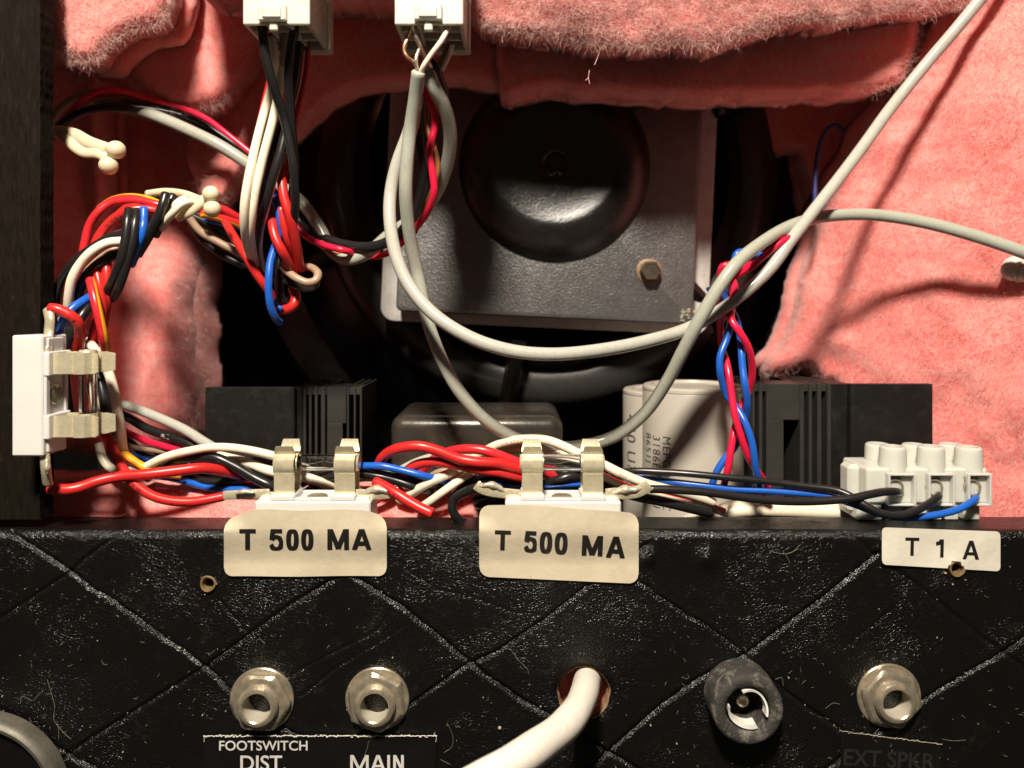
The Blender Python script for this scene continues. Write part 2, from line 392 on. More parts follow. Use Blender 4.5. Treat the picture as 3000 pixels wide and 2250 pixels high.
def tube_geo(c, r, sides=14, flat=1.0, cap=True, twist=0):
    c = np.asarray(c, float); N = len(c); r = np.broadcast_to(np.asarray(r, float), (N,))
    t, n, b = frames(c)
    if cap:   # rounded ends
        e = .18
        c = np.vstack([c[0], c[0], c, c[-1], c[-1]]); t = np.vstack([t[0], t[0], t, t[-1], t[-1]])
        n = np.vstack([n[0], n[0], n, n[-1], n[-1]]); b = np.vstack([b[0], b[0], b, b[-1], b[-1]])
        rr = r; r = np.concatenate([[rr[0]*.02, rr[0]*.82], rr, [rr[-1]*.82, rr[-1]*.02]])
        c[0] -= t[0]*rr[0]*e; c[1] -= t[0]*rr[0]*e*.95; c[-1] += t[-1]*rr[-1]*e; c[-2] += t[-1]*rr[-1]*e*.95
        N = len(c)
    a = np.linspace(0, 2*np.pi, sides, endpoint=False)
    tw = np.arange(N)*twist
    A = a[None, :]+tw[:, None]
    V = c[:, None, :]+(np.cos(A)[..., None]*n[:, None, :]+np.sin(A)[..., None]*b[:, None, :]*flat)*r[:, None, None]
    i = np.arange(N-1)[:, None]; j = np.arange(sides)[None, :]; j2 = (j+1) % sides
    F = np.stack([i*sides+j, i*sides+j2, (i+1)*sides+j2, (i+1)*sides+j], -1).reshape(-1, 4)
    return V.reshape(-1, 3), F, np.tile(np.arange(sides), N-1)
def pathmm(pts, d):
    """pixel path -> mm points. pts items (px,py) or (px,py,depth); d = depth or (d0,d1)"""
    px = np.array([p[0] for p in pts], float); py = np.array([p[1] for p in pts], float)
    s = np.concatenate([[0], np.cumsum(np.hypot(np.diff(px), np.diff(py)))]); s /= s[-1]
    if isinstance(d, (int, float)): d = (d, d)
    dd = np.interp(s, np.linspace(0, 1, len(d)), d)
    k = [i for i, p in enumerate(pts) if len(p) > 2]
    if k:
        dd = np.interp(s, [s[i] for i in k], [pts[i][2] for i in k])
    return P(px, py, dd)/MM
WP = {}
def wire(name, mat, dia, pts, label, d=180, stripe=None, group=None, cat='wire', parent=None, flat=1.0, sides=14, key=None, sw=3, sph=0, jit=.12):
    if cat == 'wire' and mat == 'cream' and dia < 30: dia *= 1.13
    elif cat == 'wire' and group in (HL, HT, HM, HC) and 18 <= dia <= 29 and 'terminal' not in label: dia *= 1.12
    c3 = pathmm(pts, d)
    if group == HM:      # the lower left run lies close to the pink strip
        px_ = c3[:, 0]/c3[:, 1]*FPX+CX; add = 2.2*np.clip((px_-170)/150, 0, 1)*np.clip((800-px_)/100, 0, 1)
        c3 = c3*((c3[:, 1]+add)/c3[:, 1])[:, None]
    c = crs(c3)
    dmid = c[:, 1].mean(); r = dia/2/FPX*dmid
    if jit and len(c) > 12:   # hand-bent unevenness
        s = np.arange(len(c)); ph = R.rand(3)*6.28
        w = np.sin(np.pi*s/(len(c)-1))
        for a in range(3): c[:, a] += jit*w*(np.sin(s*.11+ph[a])+.5*np.sin(s*.27+ph[a]*2))*(.5 if a != 1 else .5)
    V, F, sid = tube_geo(c, r, sides, flat, twist=(.022 if stripe else 0))
    mats = [M[mat]]; mi = None
    if stripe:
        mats.append(M[stripe]); mi = (((sid-sph) % sides) < sw).astype(int)
    root = c[0]*MM
    o = mk(name, V*MM-root if parent is None else V*MM-np.array(parent.location), F, mats, parent, True, mi)
    if parent is None:
        o.location = tuple(root); tag(o, label, cat, group)
    elif label: o["label"] = label
    if key: WP[key] = (o, c, r)
    return o
def glyphs(text, bold=0.0, res=6, spacing=1.0):
    cu = bpy.data.curves.new('tmp', 'FONT'); cu.body = text; cu.offset = bold; cu.resolution_u = res; cu.space_character = spacing
    cu.fill_mode = 'FRONT'
    o = bpy.data.objects.new('tmp', cu); COL.objects.link(o)
    bpy.context.view_layer.update()
    dg = bpy.context.evaluated_depsgraph_get(); me = o.evaluated_get(dg).to_mesh()
    V = np.zeros(len(me.vertices)*3); me.vertices.foreach_get('co', V); V = V.reshape(-1, 3)[:, :2]
    F = [tuple(p.vertices) for p in me.polygons]
    o.evaluated_get(dg).to_mesh_clear(); bpy.data.objects.remove(o); bpy.data.curves.remove(cu)
    return V, F
def text_px(text, box, dfn, mat, parent, rot=0, bold=.02, name='lettering', lift=.12, spacing=1.0, full=None):
    """lettering fitted to a pixel box (x0,y0,x1,y1), rotated by rot degrees about the box centre, laid just in front of depth dfn"""
    V, F = glyphs(text, bold, spacing=spacing)
    mn, mx = V.min(0), V.max(0)
    x0, y0, x1, y1 = box; cx, cy = (x0+x1)/2, (y0+y1)/2
    u = (V[:, 0]-mn[0])/(mx[0]-mn[0])-.5; v = .5-(V[:, 1]-mn[1])/(mx[1]-mn[1])
    X = u*(x1-x0); Y = v*(y1-y0); a = math.radians(rot)
    px = cx+X*math.cos(a)-Y*math.sin(a); py = cy+X*math.sin(a)+Y*math.cos(a)
    d = np.array([dfn(x, y) for x, y in zip(px, py)])-lift
    W = P(px, py, d)-np.array(parent.location)
    o = mk(name, W, F, mat, parent, False)
    return fix_facing(o)
def fix_facing(o):
    me = o.data
    for p in me.polygons:
        if p.normal.y > 0: p.flip()
    me.update(); return o
def text_on_wire(text, key, s0, size, mat, ang=0, bold=.0):
    """small print wrapped on a wire; s0 = start fraction, size mm, ang = degrees round the wire from facing the camera"""
    o, c, r = WP[key]
    V, F = glyphs(text, bold, res=2, spacing=1.15)
    t, n, b = frames(c); L = np.concatenate([[0], np.cumsum(np.linalg.norm(np.diff(c, axis=0), axis=1))])
    V = V-np.array([0, V[:, 1].max()/2])
    X = V[:, 0]*size+s0*L[-1]; Y = V[:, 1]*size
    out = []
    for x, y in zip(X, Y):
        pc = np.array([np.interp(x, L, c[:, k]) for k in range(3)]); tt = np.array([np.interp(x, L, t[:, k]) for k in range(3)]); tt /= np.linalg.norm(tt)
        vw = -pc/np.linalg.norm(pc); vw -= tt*vw.dot(tt); vw /= np.linalg.norm(vw); bb = np.cross(tt, vw)
        th = -y/r+math.radians(ang)
        out.append(pc+(vw*math.cos(th)+bb*math.sin(th))*(r*1.012+.015))
    return mk('print', np.array(out)*MM-np.array(o.location), F, mat, o, False)

# ================================================================ SETTING: cabinet shell
D0 = 170.0                      # distance of the rear panel face
def PX(px, d=D0): return (px-CX)/FPX*d
def PZ(py, d=D0): return -(py-CY)/FPX*d
ZT = PZ(1556)                   # top edge of the vinyl-covered panel
def segdist(X, Z, poly):
    best = np.full(X.shape, 1e9)
    for (ax, az), (bx, bz) in zip(poly[:-1], poly[1:]):
        dx, dz = bx-ax, bz-az; L2 = dx*dx+dz*dz
        t = np.clip(((X-ax)*dx+(Z-az)*dz)/L2, 0, 1)
        best = np.minimum(best, np.hypot(X-ax-t*dx, Z-az-t*dz))
    return best
GR = [  # embossed quilting lines (photo px), strength, width
    ([(30,1550),(41,1563),(199,1672),(380,1795),(588,1943),(674,2024),(818,2130),(875,2156),(960,2222),(1100,2330)], 1.0, .55),
    ([(900,1590),(1045,1693),(1191,1788),(1367,1931),(1503,2040),(1605,2094),(1707,2152),(1785,2206),(1860,2250),(2000,2350)], 1.1, .6),
    ([(1700,1590),(1870,1706),(2011,1800),(2111,1862),(2183,1921),(2301,2026),(2377,2078),(2463,2140),(2600,2250),(2700,2330)], .8, .5),
    ([(2480,1560),(2623,1667),(2759,1772),(2900,1880),(3000,1950),(3150,2060)], .45, .6),
    ([(-60,2035),(0,2083),(122,2169),(271,2246),(380,2330)], 1.0, .7),
    ([(372,1545),(362,1554),(244,1640),(199,1681),(100,1745),(0,1812),(-60,1850)], .6, .5),
    ([(1010,1672),(970,1700),(852,1771),(750,1844),(610,1948),(452,2047),(271,2160),(217,2196),(60,2320)], .7, .55),
    ([(1900,1590),(1728,1710),(1595,1815),(1450,1912),(1367,1948),(1293,2000),(1219,2052),(1074,2143),(900,2260)], 1.0, .5),
    ([(2575,1620),(2560,1631),(2420,1745),(2250,1870),(2183,1921),(2050,1986),(1944,2060),(1785,2199),(1734,2250),(1640,2330)], 1.1, .6),
    ([(3150,1770),(3000,1869),(2947,1907),(2852,1959),(2700,2054),(2520,2180),(2400,2270)], .8, .6),
    ([(1150,1790),(1100,1850),(1015,1892),(900,1950),(760,2040)], .22, .35),
    ([(1188,1830),(1130,1870),(980,1960),(880,2040)], .25, .35),
    ([(640,1760),(672,1800),(720,1850)], .25, .4),
    ([(1180,1560),(1172,1620),(1165,1720)], .25, .35),
    ([(1800,1760),(1740,1800),(1690,1850),(1620,1900)], .22, .3),
    ([(1190,1670),(1270,1720),(1400,1760),(1500,1790),(1560,1800)], .18, .3),
    ([(2640,1760),(2560,1830),(2470,1900)], .2, .4),
]
def panel():
    rc = 2.0; zb = -128.0; yb = D0+11.5
    s1 = (ZT-rc)-zb; s2 = s1+rc*math.pi/2; s3 = s2+(yb-D0-rc); s4 = s3+14
    ds = .30
    S = np.concatenate([np.arange(0, s1-55, 1.0), np.arange(s1-55, s3, ds), [s3], np.linspace(s3+.5, s4, 14)])
    xs = np.arange(-128, 128.01, .30)
    def prof(s):
        if s <= s1: return (D0, zb+s, -1., 0.)
        if s <= s2:
            a = (s-s1)/rc; return (D0+rc-rc*math.cos(a), ZT-rc+rc*math.sin(a), -math.cos(a), math.sin(a))
        if s <= s3: return (D0+rc+(s-s2), ZT, 0., 1.)
        return (yb, ZT-(s-s3), 1., 0.)
    pr = np.array([prof(s) for s in S])
    X, Sg = np.meshgrid(xs, S)
    Y = np.repeat(pr[:, 0:1], len(xs), 1); Z = np.repeat(pr[:, 1:2], len(xs), 1)
    NY = np.repeat(pr[:, 2:3], len(xs), 1); NZ = np.repeat(pr[:, 3:4], len(xs), 1)
    Zv = zb+Sg                                     # unrolled height
    H = np.zeros_like(X)
    wob = (vnoise(X, Zv, 3, 4.0)-.5)*.5
    near = Zv > -112
    for poly, st, w in GR:
        pl = [(PX(a), PZ(b)) for a, b in poly]
        x0 = min(p[0] for p in pl)-5; x1 = max(p[0] for p in pl)+5; z0 = min(p[1] for p in pl)-5; z1 = max(p[1] for p in pl)+5
        k = (X > x0) & (X < x1) & (Zv > z0) & (Zv < z1)
        d = np.full(X.shape, 1e9); d[k] = segdist(X[k]+wob[k], Zv[k]+wob[k], pl)
        amp = st*(.75+.5*vnoise(X, Zv, 11, 9.0))
        H += amp*(-.74*np.exp(-(d/(w*.72))**2)-.05*np.exp(-(d/(w*3))**2)+.05*np.exp(-((d-w*2.2)/(w*.9))**2))
    H += .40*(vnoise(X, Zv, 5, 26.)-.5)+.10*(vnoise(X, Zv, 6, 7.)-.5)+.06*(vnoise(X, Zv, 7, 2.)-.5)
    # puckers near the folded top edge
    H += .14*np.exp(-((Zv-(ZT-rc+1.5))/2.2)**2)*(vnoise(X, Zv*0, 9, 2.6)-.35)
    for (bx, by, br, bh) in ((2068,1632,2.6,1.1), (1892,1634,2.0,.9), (1990,1600,4.,.35), (1905,1590,4.,.5), (1500,2085,7,-.3), (610,1700,2.6,.35), (2805,1660,2.6,.3), (1710,2100,8,.5)):
        d = np.hypot(X-PX(bx), Zv-PZ(by)); H += bh*np.exp(-(d/br)**2)
    hc = (PX(1710), PZ(2030)); d = np.hypot(X-hc[0], Zv-hc[1]); H -= .7*np.exp(-((d-5.6)/1.2)**2)
    V = np.stack([X, Y+NY*H, Z+NZ*H], -1)
    holes = [(hc[0], hc[1], 5.75), (PX(612), PZ(1708), 1.75), (PX(2801), PZ(1664), 1.75)]
    keep = np.ones((len(S)-1, len(xs)-1), bool)
    for (x, z, r) in holes:
        dx = V[..., 0]-x; dz = V[..., 2]-z; d = np.hypot(dx, dz); fr = (Sg < s1)
        jag = r*(1+.035*(vnoise(np.arctan2(dz, dx)*4, d*0, 4, .7)-.5))
        k = fr & (np.abs(d-jag) < .24) & (d > 1e-6)
        V[..., 0][k] = x+dx[k]/d[k]*jag[k]; V[..., 2][k] = z+dz[k]/d[k]*jag[k]
        cx_ = (V[:-1, :-1, 0]+V[1:, 1:, 0])/2; cz_ = (V[:-1, :-1, 2]+V[1:, 1:, 2])/2
        keep &= ~((np.hypot(cx_-x, cz_-z) < r-.02) & (S[:-1, None] < s1))
    nx = len(xs); i, j = np.nonzero(keep)
    F = np.stack([i*nx+j, i*nx+j+1, (i+1)*nx+j+1, (i+1)*nx+j], -1)
    o = mk('cabinet_rear_panel', V.reshape(-1, 3)*MM, F, M['vinyl'], None, True)
    tag(o, kind='structure')
    # wooden and lined inside of the holes
    mb = MB(); rr = [r for r in (5.75,)]
    mb.lathe([(0.2, 6.1), (-.4, 5.75), (-1.2, 5.6), (-3.2, 5.8)], 48, (hc[0], D0, hc[1]), rad=lambda a: 1+.02*math.sin(a*5)+.015*math.sin(a*11))
    h = mb.build('hole_wall', M['wood'], o, 'auto'); autosmooth(h, 50)
    return o
rear = panel()

# backing of the lower compartment, boards and speaker baffle (dark, behind everything)
def slab(name, x0, x1, y0, y1, z0, z1, mat, parent=None):
    mb = MB(); mb.box(x0, x1, y0, y1, z0, z1, .8); o = mb.build(name, mat, parent)
    if parent is None: tag(o, kind='structure')
    return o
slab('speaker_baffle', -190, 190, 318, 330, -160, 190, M['matteblack'])
slab('cabinet_top_board', -190, 190, 160, 318, 150, 162, M['matteblack'])
slab('cabinet_floor_board', -190, 190, 183, 318, -170, -160, M['matteblack'])
slab('cabinet_right_board', 178, 190, 172, 318, -160, 150, M['matteblack'])
slab('cabinet_left_board_inner', -190, -178, 172, 318, -160, 150, M['matteblack'])

# left side board: its rear edge faces the camera
def side_board():
    xe = PX(118, 171); n = 60
    zs = np.linspace(PZ(1522, 171), 130, 260); xs = np.linspace(xe-22, xe, 60)
    X, Z = np.meshgrid(xs, zs)
    Y = 171+.25*(vnoise(X*3, Z*.5, 21, 2.)-.5)+.35*(vnoise(X, Z, 22, 9.)-.5)
    e = .25*(vnoise(Z, Z*0, 23, 1.2)-.5)
    X = X+np.where(X > xe-.5, e, 0)
    # low end is frayed
    V = [np.stack([X, Y, Z], -1)]
    # right face going back
    ys = np.linspace(171, 176, 12)[1:]
    k = V[0][:, -1:, :].repeat(len(ys), 1).copy(); k[..., 1] += (ys-171)[None, :]; k[..., 0] += .2*(vnoise(k[..., 1]*3, k[..., 2], 24, 1.)-.5)
    V = np.concatenate([V[0], k], 1); ny, nx = V.shape[:2]
    # closing column far left and back
    L = V[:, :1, :].copy(); L[..., 1] += 5; Rr = V[:, -1:, :].copy(); 
    V = np.concatenate([L, V, L+np.array([0, .01, 0])], 1); nx += 2
    V[-0:, :, :]
    i, j = np.meshgrid(np.arange(ny-1), np.arange(nx-1), indexing='ij'); i = i.ravel(); j = j.ravel()
    F = np.stack([i*nx+j, i*nx+j+1, (i+1)*nx+j+1, (i+1)*nx+j], -1)
    o = mk('cabinet_side_board', V.reshape(-1, 3)*MM, F, M['board'], None, True)
    tag(o, kind='structure'); return autosmooth(o, 50)
side_board()

# ================================================================ pink glass wool
def inside(px, py, poly):
    c = np.zeros(np.shape(px), bool); n = len(poly); j = n-1
    for i in range(n):
        xi, yi = poly[i]; xj, yj = poly[j]
        k = ((yi > py) != (yj > py)) & (px < (xj-xi)*(py-yi)/(yj-yi+1e-9)+xi); c ^= k; j = i
    return c
def edist(px, py, poly):
    best = np.full(np.shape(px), 1e9)
    for i in range(len(poly)):
        ax, ay = poly[i-1]; bx, by = poly[i]; dx, dy = bx-ax, by-ay
        t = np.clip(((px-ax)*dx+(py-ay)*dy)/(dx*dx+dy*dy+1e-9), 0, 1)
        best = np.minimum(best, np.hypot(px-ax-t*dx, py-ay-t*dy))
    return best
def fibres(p, dirs, L, r, seg=3, curl=.5):
    """p Nx3 roots mm, dirs Nx3 unit, L lengths mm, r radius mm -> tubes"""
    N = len(p); pts = [p]; d = dirs.copy(); ax = R.randn(N, 3); ax /= np.linalg.norm(ax, axis=1)[:, None]
    for k in range(seg):
        d = d+np.cross(ax, d)*curl*.6+R.randn(N, 3)*curl*.35; d /= np.linalg.norm(d, axis=1)[:, None]
        pts.append(pts[-1]+d*(L/seg)[:, None])
    pts = np.stack(pts, 1)                       # N, seg+1, 3
    t = np.gradient(pts, axis=1); t /= np.linalg.norm(t, axis=2)[..., None]+1e-9
    up = R.randn(N, 1, 3); n = np.cross(t, up); n /= np.linalg.norm(n, axis=2)[..., None]+1e-9; b = np.cross(t, n)
    w = np.array([1]*(seg)+[.35])[None, :, None, None]*r[:, None, None, None]
    a = np.arange(3)*2*np.pi/3
    V = pts[:, :, None, :]+(np.cos(a)[None, None, :, None]*n[:, :, None, :]+np.sin(a)[None, None, :, None]*b[:, :, None, :])*w
    K = (seg+1)*3; base = np.arange(N)[:, None, None]*K; i = np.arange(seg)[None, :, None]*3; j = np.arange(3)[None, None, :]; j2 = (j+1) % 3
    F = np.stack([base+i+j, base+i+j2, base+i+3+j2, base+i+3+j], -1).reshape(-1, 4)
    return V.reshape(-1, 3), F
def batt(label, poly, dfn, step=9, rnd_w=40, rnd_d=9, thick=14, nf=2500, nedge=900, amp=1.6, seed=1, name='insulation_batt', flen=(1.5, 5), fr=.020, lean=.22, aniso=.8):
    rs = np.random.RandomState(seed)
    # ragged outline
    pl = []
    for i in range(len(poly)):
        a = np.array(poly[i-1], float); b_ = np.array(poly[i], float); n = max(1, int(np.linalg.norm(b_-a)/14))
        for t in np.linspace(0, 1, n, endpoint=False):
            q = a+(b_-a)*t; pl.append((q[0]+rs.randn()*.6, q[1]+rs.randn()*.6))
    pa = np.array(pl); kk = np.arange(len(pa)); pa[:, 0] += 20*(vnoise(kk, kk*0+.5, seed+50, 6)-.5)+10*(vnoise(kk, kk*0+.5, seed+51, 2.3)-.5); pa[:, 1] += 22*(vnoise(kk, kk*0+.5, seed+52, 6)-.5)+11*(vnoise(kk, kk*0+.5, seed+53, 2.3)-.5); pl = [tuple(q) for q in pa]
    x0, x1 = min(p[0] for p in pl), max(p[0] for p in pl); y0, y1 = min(p[1] for p in pl), max(p[1] for p in pl)
    gx = np.arange(x0-step, x1+step*2, step); gy = np.arange(y0-step, y1+step*2, step)
    X, Y = np.meshgrid(gx, gy)
    ins = inside(X, Y, pl); ed = edist(X, Y, pl)
    # pull near-outside vertices onto outline by keeping cells with any vertex inside
    dn = lambda x, y: amp*((vnoise(x, y, seed, 170)-.5)*2.2+(vnoise(x, y, seed+1, 60)-.5)*.55+(vnoise(x, y, seed+2, 22)-.5)*.12)
    def depth(x, y, e, isin):
        q = np.clip(1-np.where(isin, e, 0)/rnd_w, 0, 1)
        return dfn(x, y)+dn(x, y)+rnd_d*(1-np.sqrt(np.clip(1-q**2, 0, 1)))
    Dp = depth(X, Y, ed, ins)
    W = P(X, Y, Dp)
    ny, nx = X.shape
    c = ins[:-1, :-1] & ins[1:, :-1] & ins[:-1, 1:] & ins[1:, 1:]
    i, j = np.nonzero(c)
    F = np.stack([i*nx+j, (i+1)*nx+j, (i+1)*nx+j+1, i*nx+j+1], -1)
    # draw the border vertices onto the outline so that the edge is not stepped
    from collections import Counter
    E0 = Counter()
    for f in F:
        for a, b_ in ((f[0], f[1]), (f[1], f[2]), (f[2], f[3]), (f[3], f[0])): E0[(min(a, b_), max(a, b_))] += 1
    bv = np.array(sorted({v for e_, c_ in E0.items() if c_ == 1 for v in e_}))
    bx_, by_ = X.ravel()[bv].copy(), Y.ravel()[bv].copy(); best = np.full(len(bv), 1e9); nx_, ny_ = bx_.copy(), by_.copy()
    for q in range(len(pl)):
        ax, ay = pl[q-1]; cx_, cy_ = pl[q]; dx, dy = cx_-ax, cy_-ay
        t = np.clip(((bx_-ax)*dx+(by_-ay)*dy)/(dx*dx+dy*dy+1e-9), 0, 1); dd_ = np.hypot(bx_-ax-t*dx, by_-ay-t*dy)
        k = dd_ < best; best[k] = dd_[k]; nx_[k] = (ax+t*dx)[k]; ny_[k] = (ay+t*dy)[k]
    W = W.reshape(-1, 3); W[bv] = P(nx_, ny_, depth(nx_, ny_, np.zeros(len(bv)), np.ones(len(bv), bool))); W = W.reshape(ny, nx, 3)
    # back sheet (thickness) and skirt
    Wb = W+np.array([0, thick*MM, 0]); Wb[..., 0] *= .995
    nV = ny*nx; Fb = F[:, ::-1]+nV
    from collections import Counter
    E = Counter(); 
    for f in F:
        for a, b_ in ((f[0], f[1]), (f[1], f[2]), (f[2], f[3]), (f[3], f[0])):
            E[(a, b_)] += 1
    sk = [(b_, a, a+nV, b_+nV) for (a, b_) in E if (b_, a) not in E]
    Fa = np.vstack([F, Fb, np.array(sk)])
    V = np.vstack([W.reshape(-1, 3), Wb.reshape(-1, 3)])
    used = np.unique(Fa); mp = np.full(len(V), -1); mp[used] = np.arange(len(used))
    o = mk(name, V[used], mp[Fa], M['wool'], None, True)
    tag(o, label, 'insulation', 'pink glass wool insulation')
    # loose fibres
    ps = []; ds = []; Ls = []
    A = 0
    while A < nf:
        qx = rs.uniform(x0, x1, nf*2); qy = rs.uniform(y0, y1, nf*2); k = inside(qx, qy, pl) & (qx > -80) & (qx < 3120) & (qy > -90) & (qy < 2300)
        qx, qy = qx[k], qy[k]; e = edist(qx, qy, pl)
        dd = depth(qx, qy, e, np.ones(len(qx), bool)); ps.append(P(qx, qy, dd-.05)/MM)
        v = rs.randn(len(qx), 3); v[:, 1] = -np.abs(v[:, 1])*lean; v[:, 2] *= aniso; ds.append(v); Ls.append(rs.uniform(*flen, len(qx))); A += len(qx)
    ps = [np.vstack(ps)[:nf]]; ds = [np.vstack(ds)[:nf]]; Ls = [np.concatenate(Ls)[:nf]]
    if nedge:
        B = np.array(pl); k = (B[:, 0] > -80) & (B[:, 0] < 3100) & (B[:, 1] > -60) & (B[:, 1] < 1560); B = B[k]
        if len(B):
            cxy = np.array(pl).mean(0); ii = rs.randint(0, len(B), nedge); q = B[ii]+rs.randn(nedge, 2)*5
            prev = np.array(pl)[(np.nonzero(k)[0][ii]-1)]; nxt = np.array(pl)[(np.nonzero(k)[0][ii]+1) % len(pl)]
            tn = nxt-prev; tn /= np.linalg.norm(tn, axis=1)[:, None]+1e-9; nn = np.stack([tn[:, 1], -tn[:, 0]], 1)
            test = inside(q[:, 0]+nn[:, 0]*12, q[:, 1]+nn[:, 1]*12, pl); nn[test] *= -1
            e = edist(q[:, 0], q[:, 1], pl)
            dd = dfn(q[:, 0], q[:, 1])+dn(q[:, 0], q[:, 1])+rnd_d*.8*rs.rand(nedge)
            ps.append(P(q[:, 0]-nn[:, 0]*10, q[:, 1]-nn[:, 1]*10, dd)/MM)
            v = rs.randn(nedge, 3)*.75; v[:, 0] += nn[:, 0]*.9; v[:, 2] -= nn[:, 1]*.9; ds.append(v); Ls.append(rs.uniform(flen[0]*.5, flen[1]*.6, nedge))
    p = np.vstack(ps); d = np.vstack(ds); d /= np.linalg.norm(d, axis=1)[:, None]; L = np.concatenate(Ls)
    V, F = fibres(p, d, L, np.full(len(p), fr)*rs.uniform(.6, 1.2, len(p)))
    f = mk('fibres', V*MM, F, M['fibre'], o, False); tag(f, kind='stuff')
    return o

LX = lambda x, pts: np.interp(x, [p[0] for p in pts], [p[1] for p in pts])
def d_left(x, y):
    d = LX(x, [(60, 205), (120, 210), (350, 229), (600, 252), (900, 262), (1500, 270)])
    d = d-13*np.exp(-((x-490)/85)**2)*np.clip((y-560)/260, 0, 1)          # standing fold that catches the lamp
    d = d-5*np.exp(-((x-285-(y-520)*.05)/26)**2)*np.clip((700-y)/120, 0, 1)
    d = d+5*np.exp(-((x-360)/40)**2)
    return d
batt('dark pink glass wool lining behind the left harness, with a standing lit fold',
     [(60,-80),(1500,-80),(1500,262),(1156,253),(1048,268),(957,318),(867,398),(780,470),(690,560),(640,600),(606,700),(600,780),(603,1130),(598,1330),(60,1330)],
     d_left, step=9, nf=15000, nedge=1500, seed=3, rnd_w=70, rnd_d=7)
batt('deep shaded pink wool layer with a curved lower edge over the loudspeaker basket',
     [(560,-80),(1480,-80),(1470,250),(1300,248),(1156,253),(1048,268),(957,318),(867,398),(800,455),(740,505),(690,560),(650,625),(610,655),(575,560),(545,420)],
     lambda x, y: LX(x, [(560, 226), (740, 217), (900, 205), (1500, 203)])+0*y, step=9, rnd_w=40, rnd_d=7, nf=7500, nedge=1800, seed=33, amp=.9, thick=8)
batt('unseen roll of pink glass wool added above the opening to block the lamp',
     [(470,-460),(1400,-460),(1400,-60),(1200,-35),(960,-40),(760,-45),(540,-50)],  # added out of view so the wool and magnet behind fall into shade
     lambda x, y: 169.5+0*x+0*y, step=12, rnd_w=30, rnd_d=4, nf=300, nedge=0, seed=35, amp=1.0, thick=20)
batt('small bright pink tuft of glass wool in the top left corner beside the side board',
     [(112,-460),(540,-460),(500,20),(470,75),(400,92),(345,120),(290,170),(250,186),(190,190),(160,150),(140,100),(112,60)],  # top extended out of view so no lamp light passes over it
     lambda x, y: 184-.010*np.clip(190-y, 0, 300)+0*x, step=8, rnd_w=60, nf=4500, nedge=1500, seed=5, amp=1.1)
batt('smooth shaded pink flap hanging over the arched cable at upper left',
     [(300,-80),(820,-80),(800,100),(745,230),(670,300),(575,328),(480,332),(425,305),(388,262),(362,238),(330,190),(290,120)],
     lambda x, y: 203+.004*(x-300)+0*y, step=9, rnd_w=70, nf=3500, nedge=1800, seed=7, amp=.7)
batt('bright fluffy pink flap of glass wool along the top, lit by the lamp',
     [(1355,-460),(1352,15),(1400,68),(1460,93),(1550,113),(1640,124),(1750,134),(1850,134),(1950,122),(2040,127),(2081,135),(2158,118),(2230,95),(2316,72),(2452,59),(2588,50),(2723,36),(2836,9),(2905,-22),(3010,-60),(3040,-460)],  # upper and right outline carried out of view to block the lamp
     lambda x, y: 180.5-5*np.clip((110-y)/150, 0, 1)*np.clip(1.6+y/200, .2, 1)+13*np.clip((x-2450)/300, 0, 1), step=8, rnd_w=45, rnd_d=3.5, nf=22000, nedge=1500, seed=9, amp=1.5, thick=10, flen=(1.2, 4.5), lean=.12, aniso=.45)
batt('shaded deep red layer of glass wool under the bright top flap',
     [(1440,-90),(1445,150),(1450,200),(1462,270),(1500,286),(1600,275),(1662,268),(1760,277),(1900,279),(2050,281),(2200,283),(2340,282),(2480,273),(2560,262),(2650,226),(2690,120),(2715,20),(2725,-90)],
     lambda x, y: 200+0*x+0*y, step=9, rnd_w=36, rnd_d=7, nf=9000, nedge=2600, seed=12, amp=.8, thick=12)
batt('dark ragged pink wool hanging deep behind the thin blue wire',
     [(2130,160),(2190,420),(2204,470),(2222,508),(2262,478),(2300,452),(2335,448),(2345,520),(2380,700),(2560,700),(2680,200)],
     lambda x, y: 252-.02*(x-2150)+0*y, step=9, nf=1800, nedge=1600, seed=14, amp=1.2)
def d_right(x, y):
    d = LX(x, [(2200, 240), (2400, 226), (2600, 211), (2800, 197), (3000, 185), (3300, 176)])
    d = d-3.5*np.exp(-(((x-2455)/45)**2+((y-1000)/45)**2))
    d = d+1.6*np.exp(-((x-2440-(y-900)*.12)/60)**2)
    d = d+5*np.clip((y-1050)/100, 0, 1)*np.clip((2420-x)/120, 0, 1)
    return d
batt('large bright pink glass wool batt lining the right side, crossed by cable shadows',
     [(3200,-90),(3200,1640),(2425,1640),(2430,1130),(2392,1118),(2365,1082),(2330,1098),(2300,1108),(2262,1116),(2240,1092),(2246,1047),(2280,1015),(2316,934),(2343,844),(2352,776),(2384,685),(2430,560),(2500,450),(2560,330),(2655,226),(2700,60),(2710,-90)],
     d_right, step=9, rnd_w=40, rnd_d=10, nf=42000, nedge=3000, seed=17, amp=1.5, thick=14, flen=(1.0, 3.6), lean=.18)
batt('strip of pink glass wool lying behind the panel edge at lower left',
     [(60,1400),(300,1412),(600,1425),(900,1430),(1330,1415),(1400,1400),(1400,1600),(60,1600)],
     lambda x, y: 183.2+np.clip(.045*(1522-y), -1, 5)+0*x, step=8, rnd_w=20, rnd_d=3, nf=4500, nedge=300, seed=19, amp=.7, thick=10, flen=(1, 3.5))

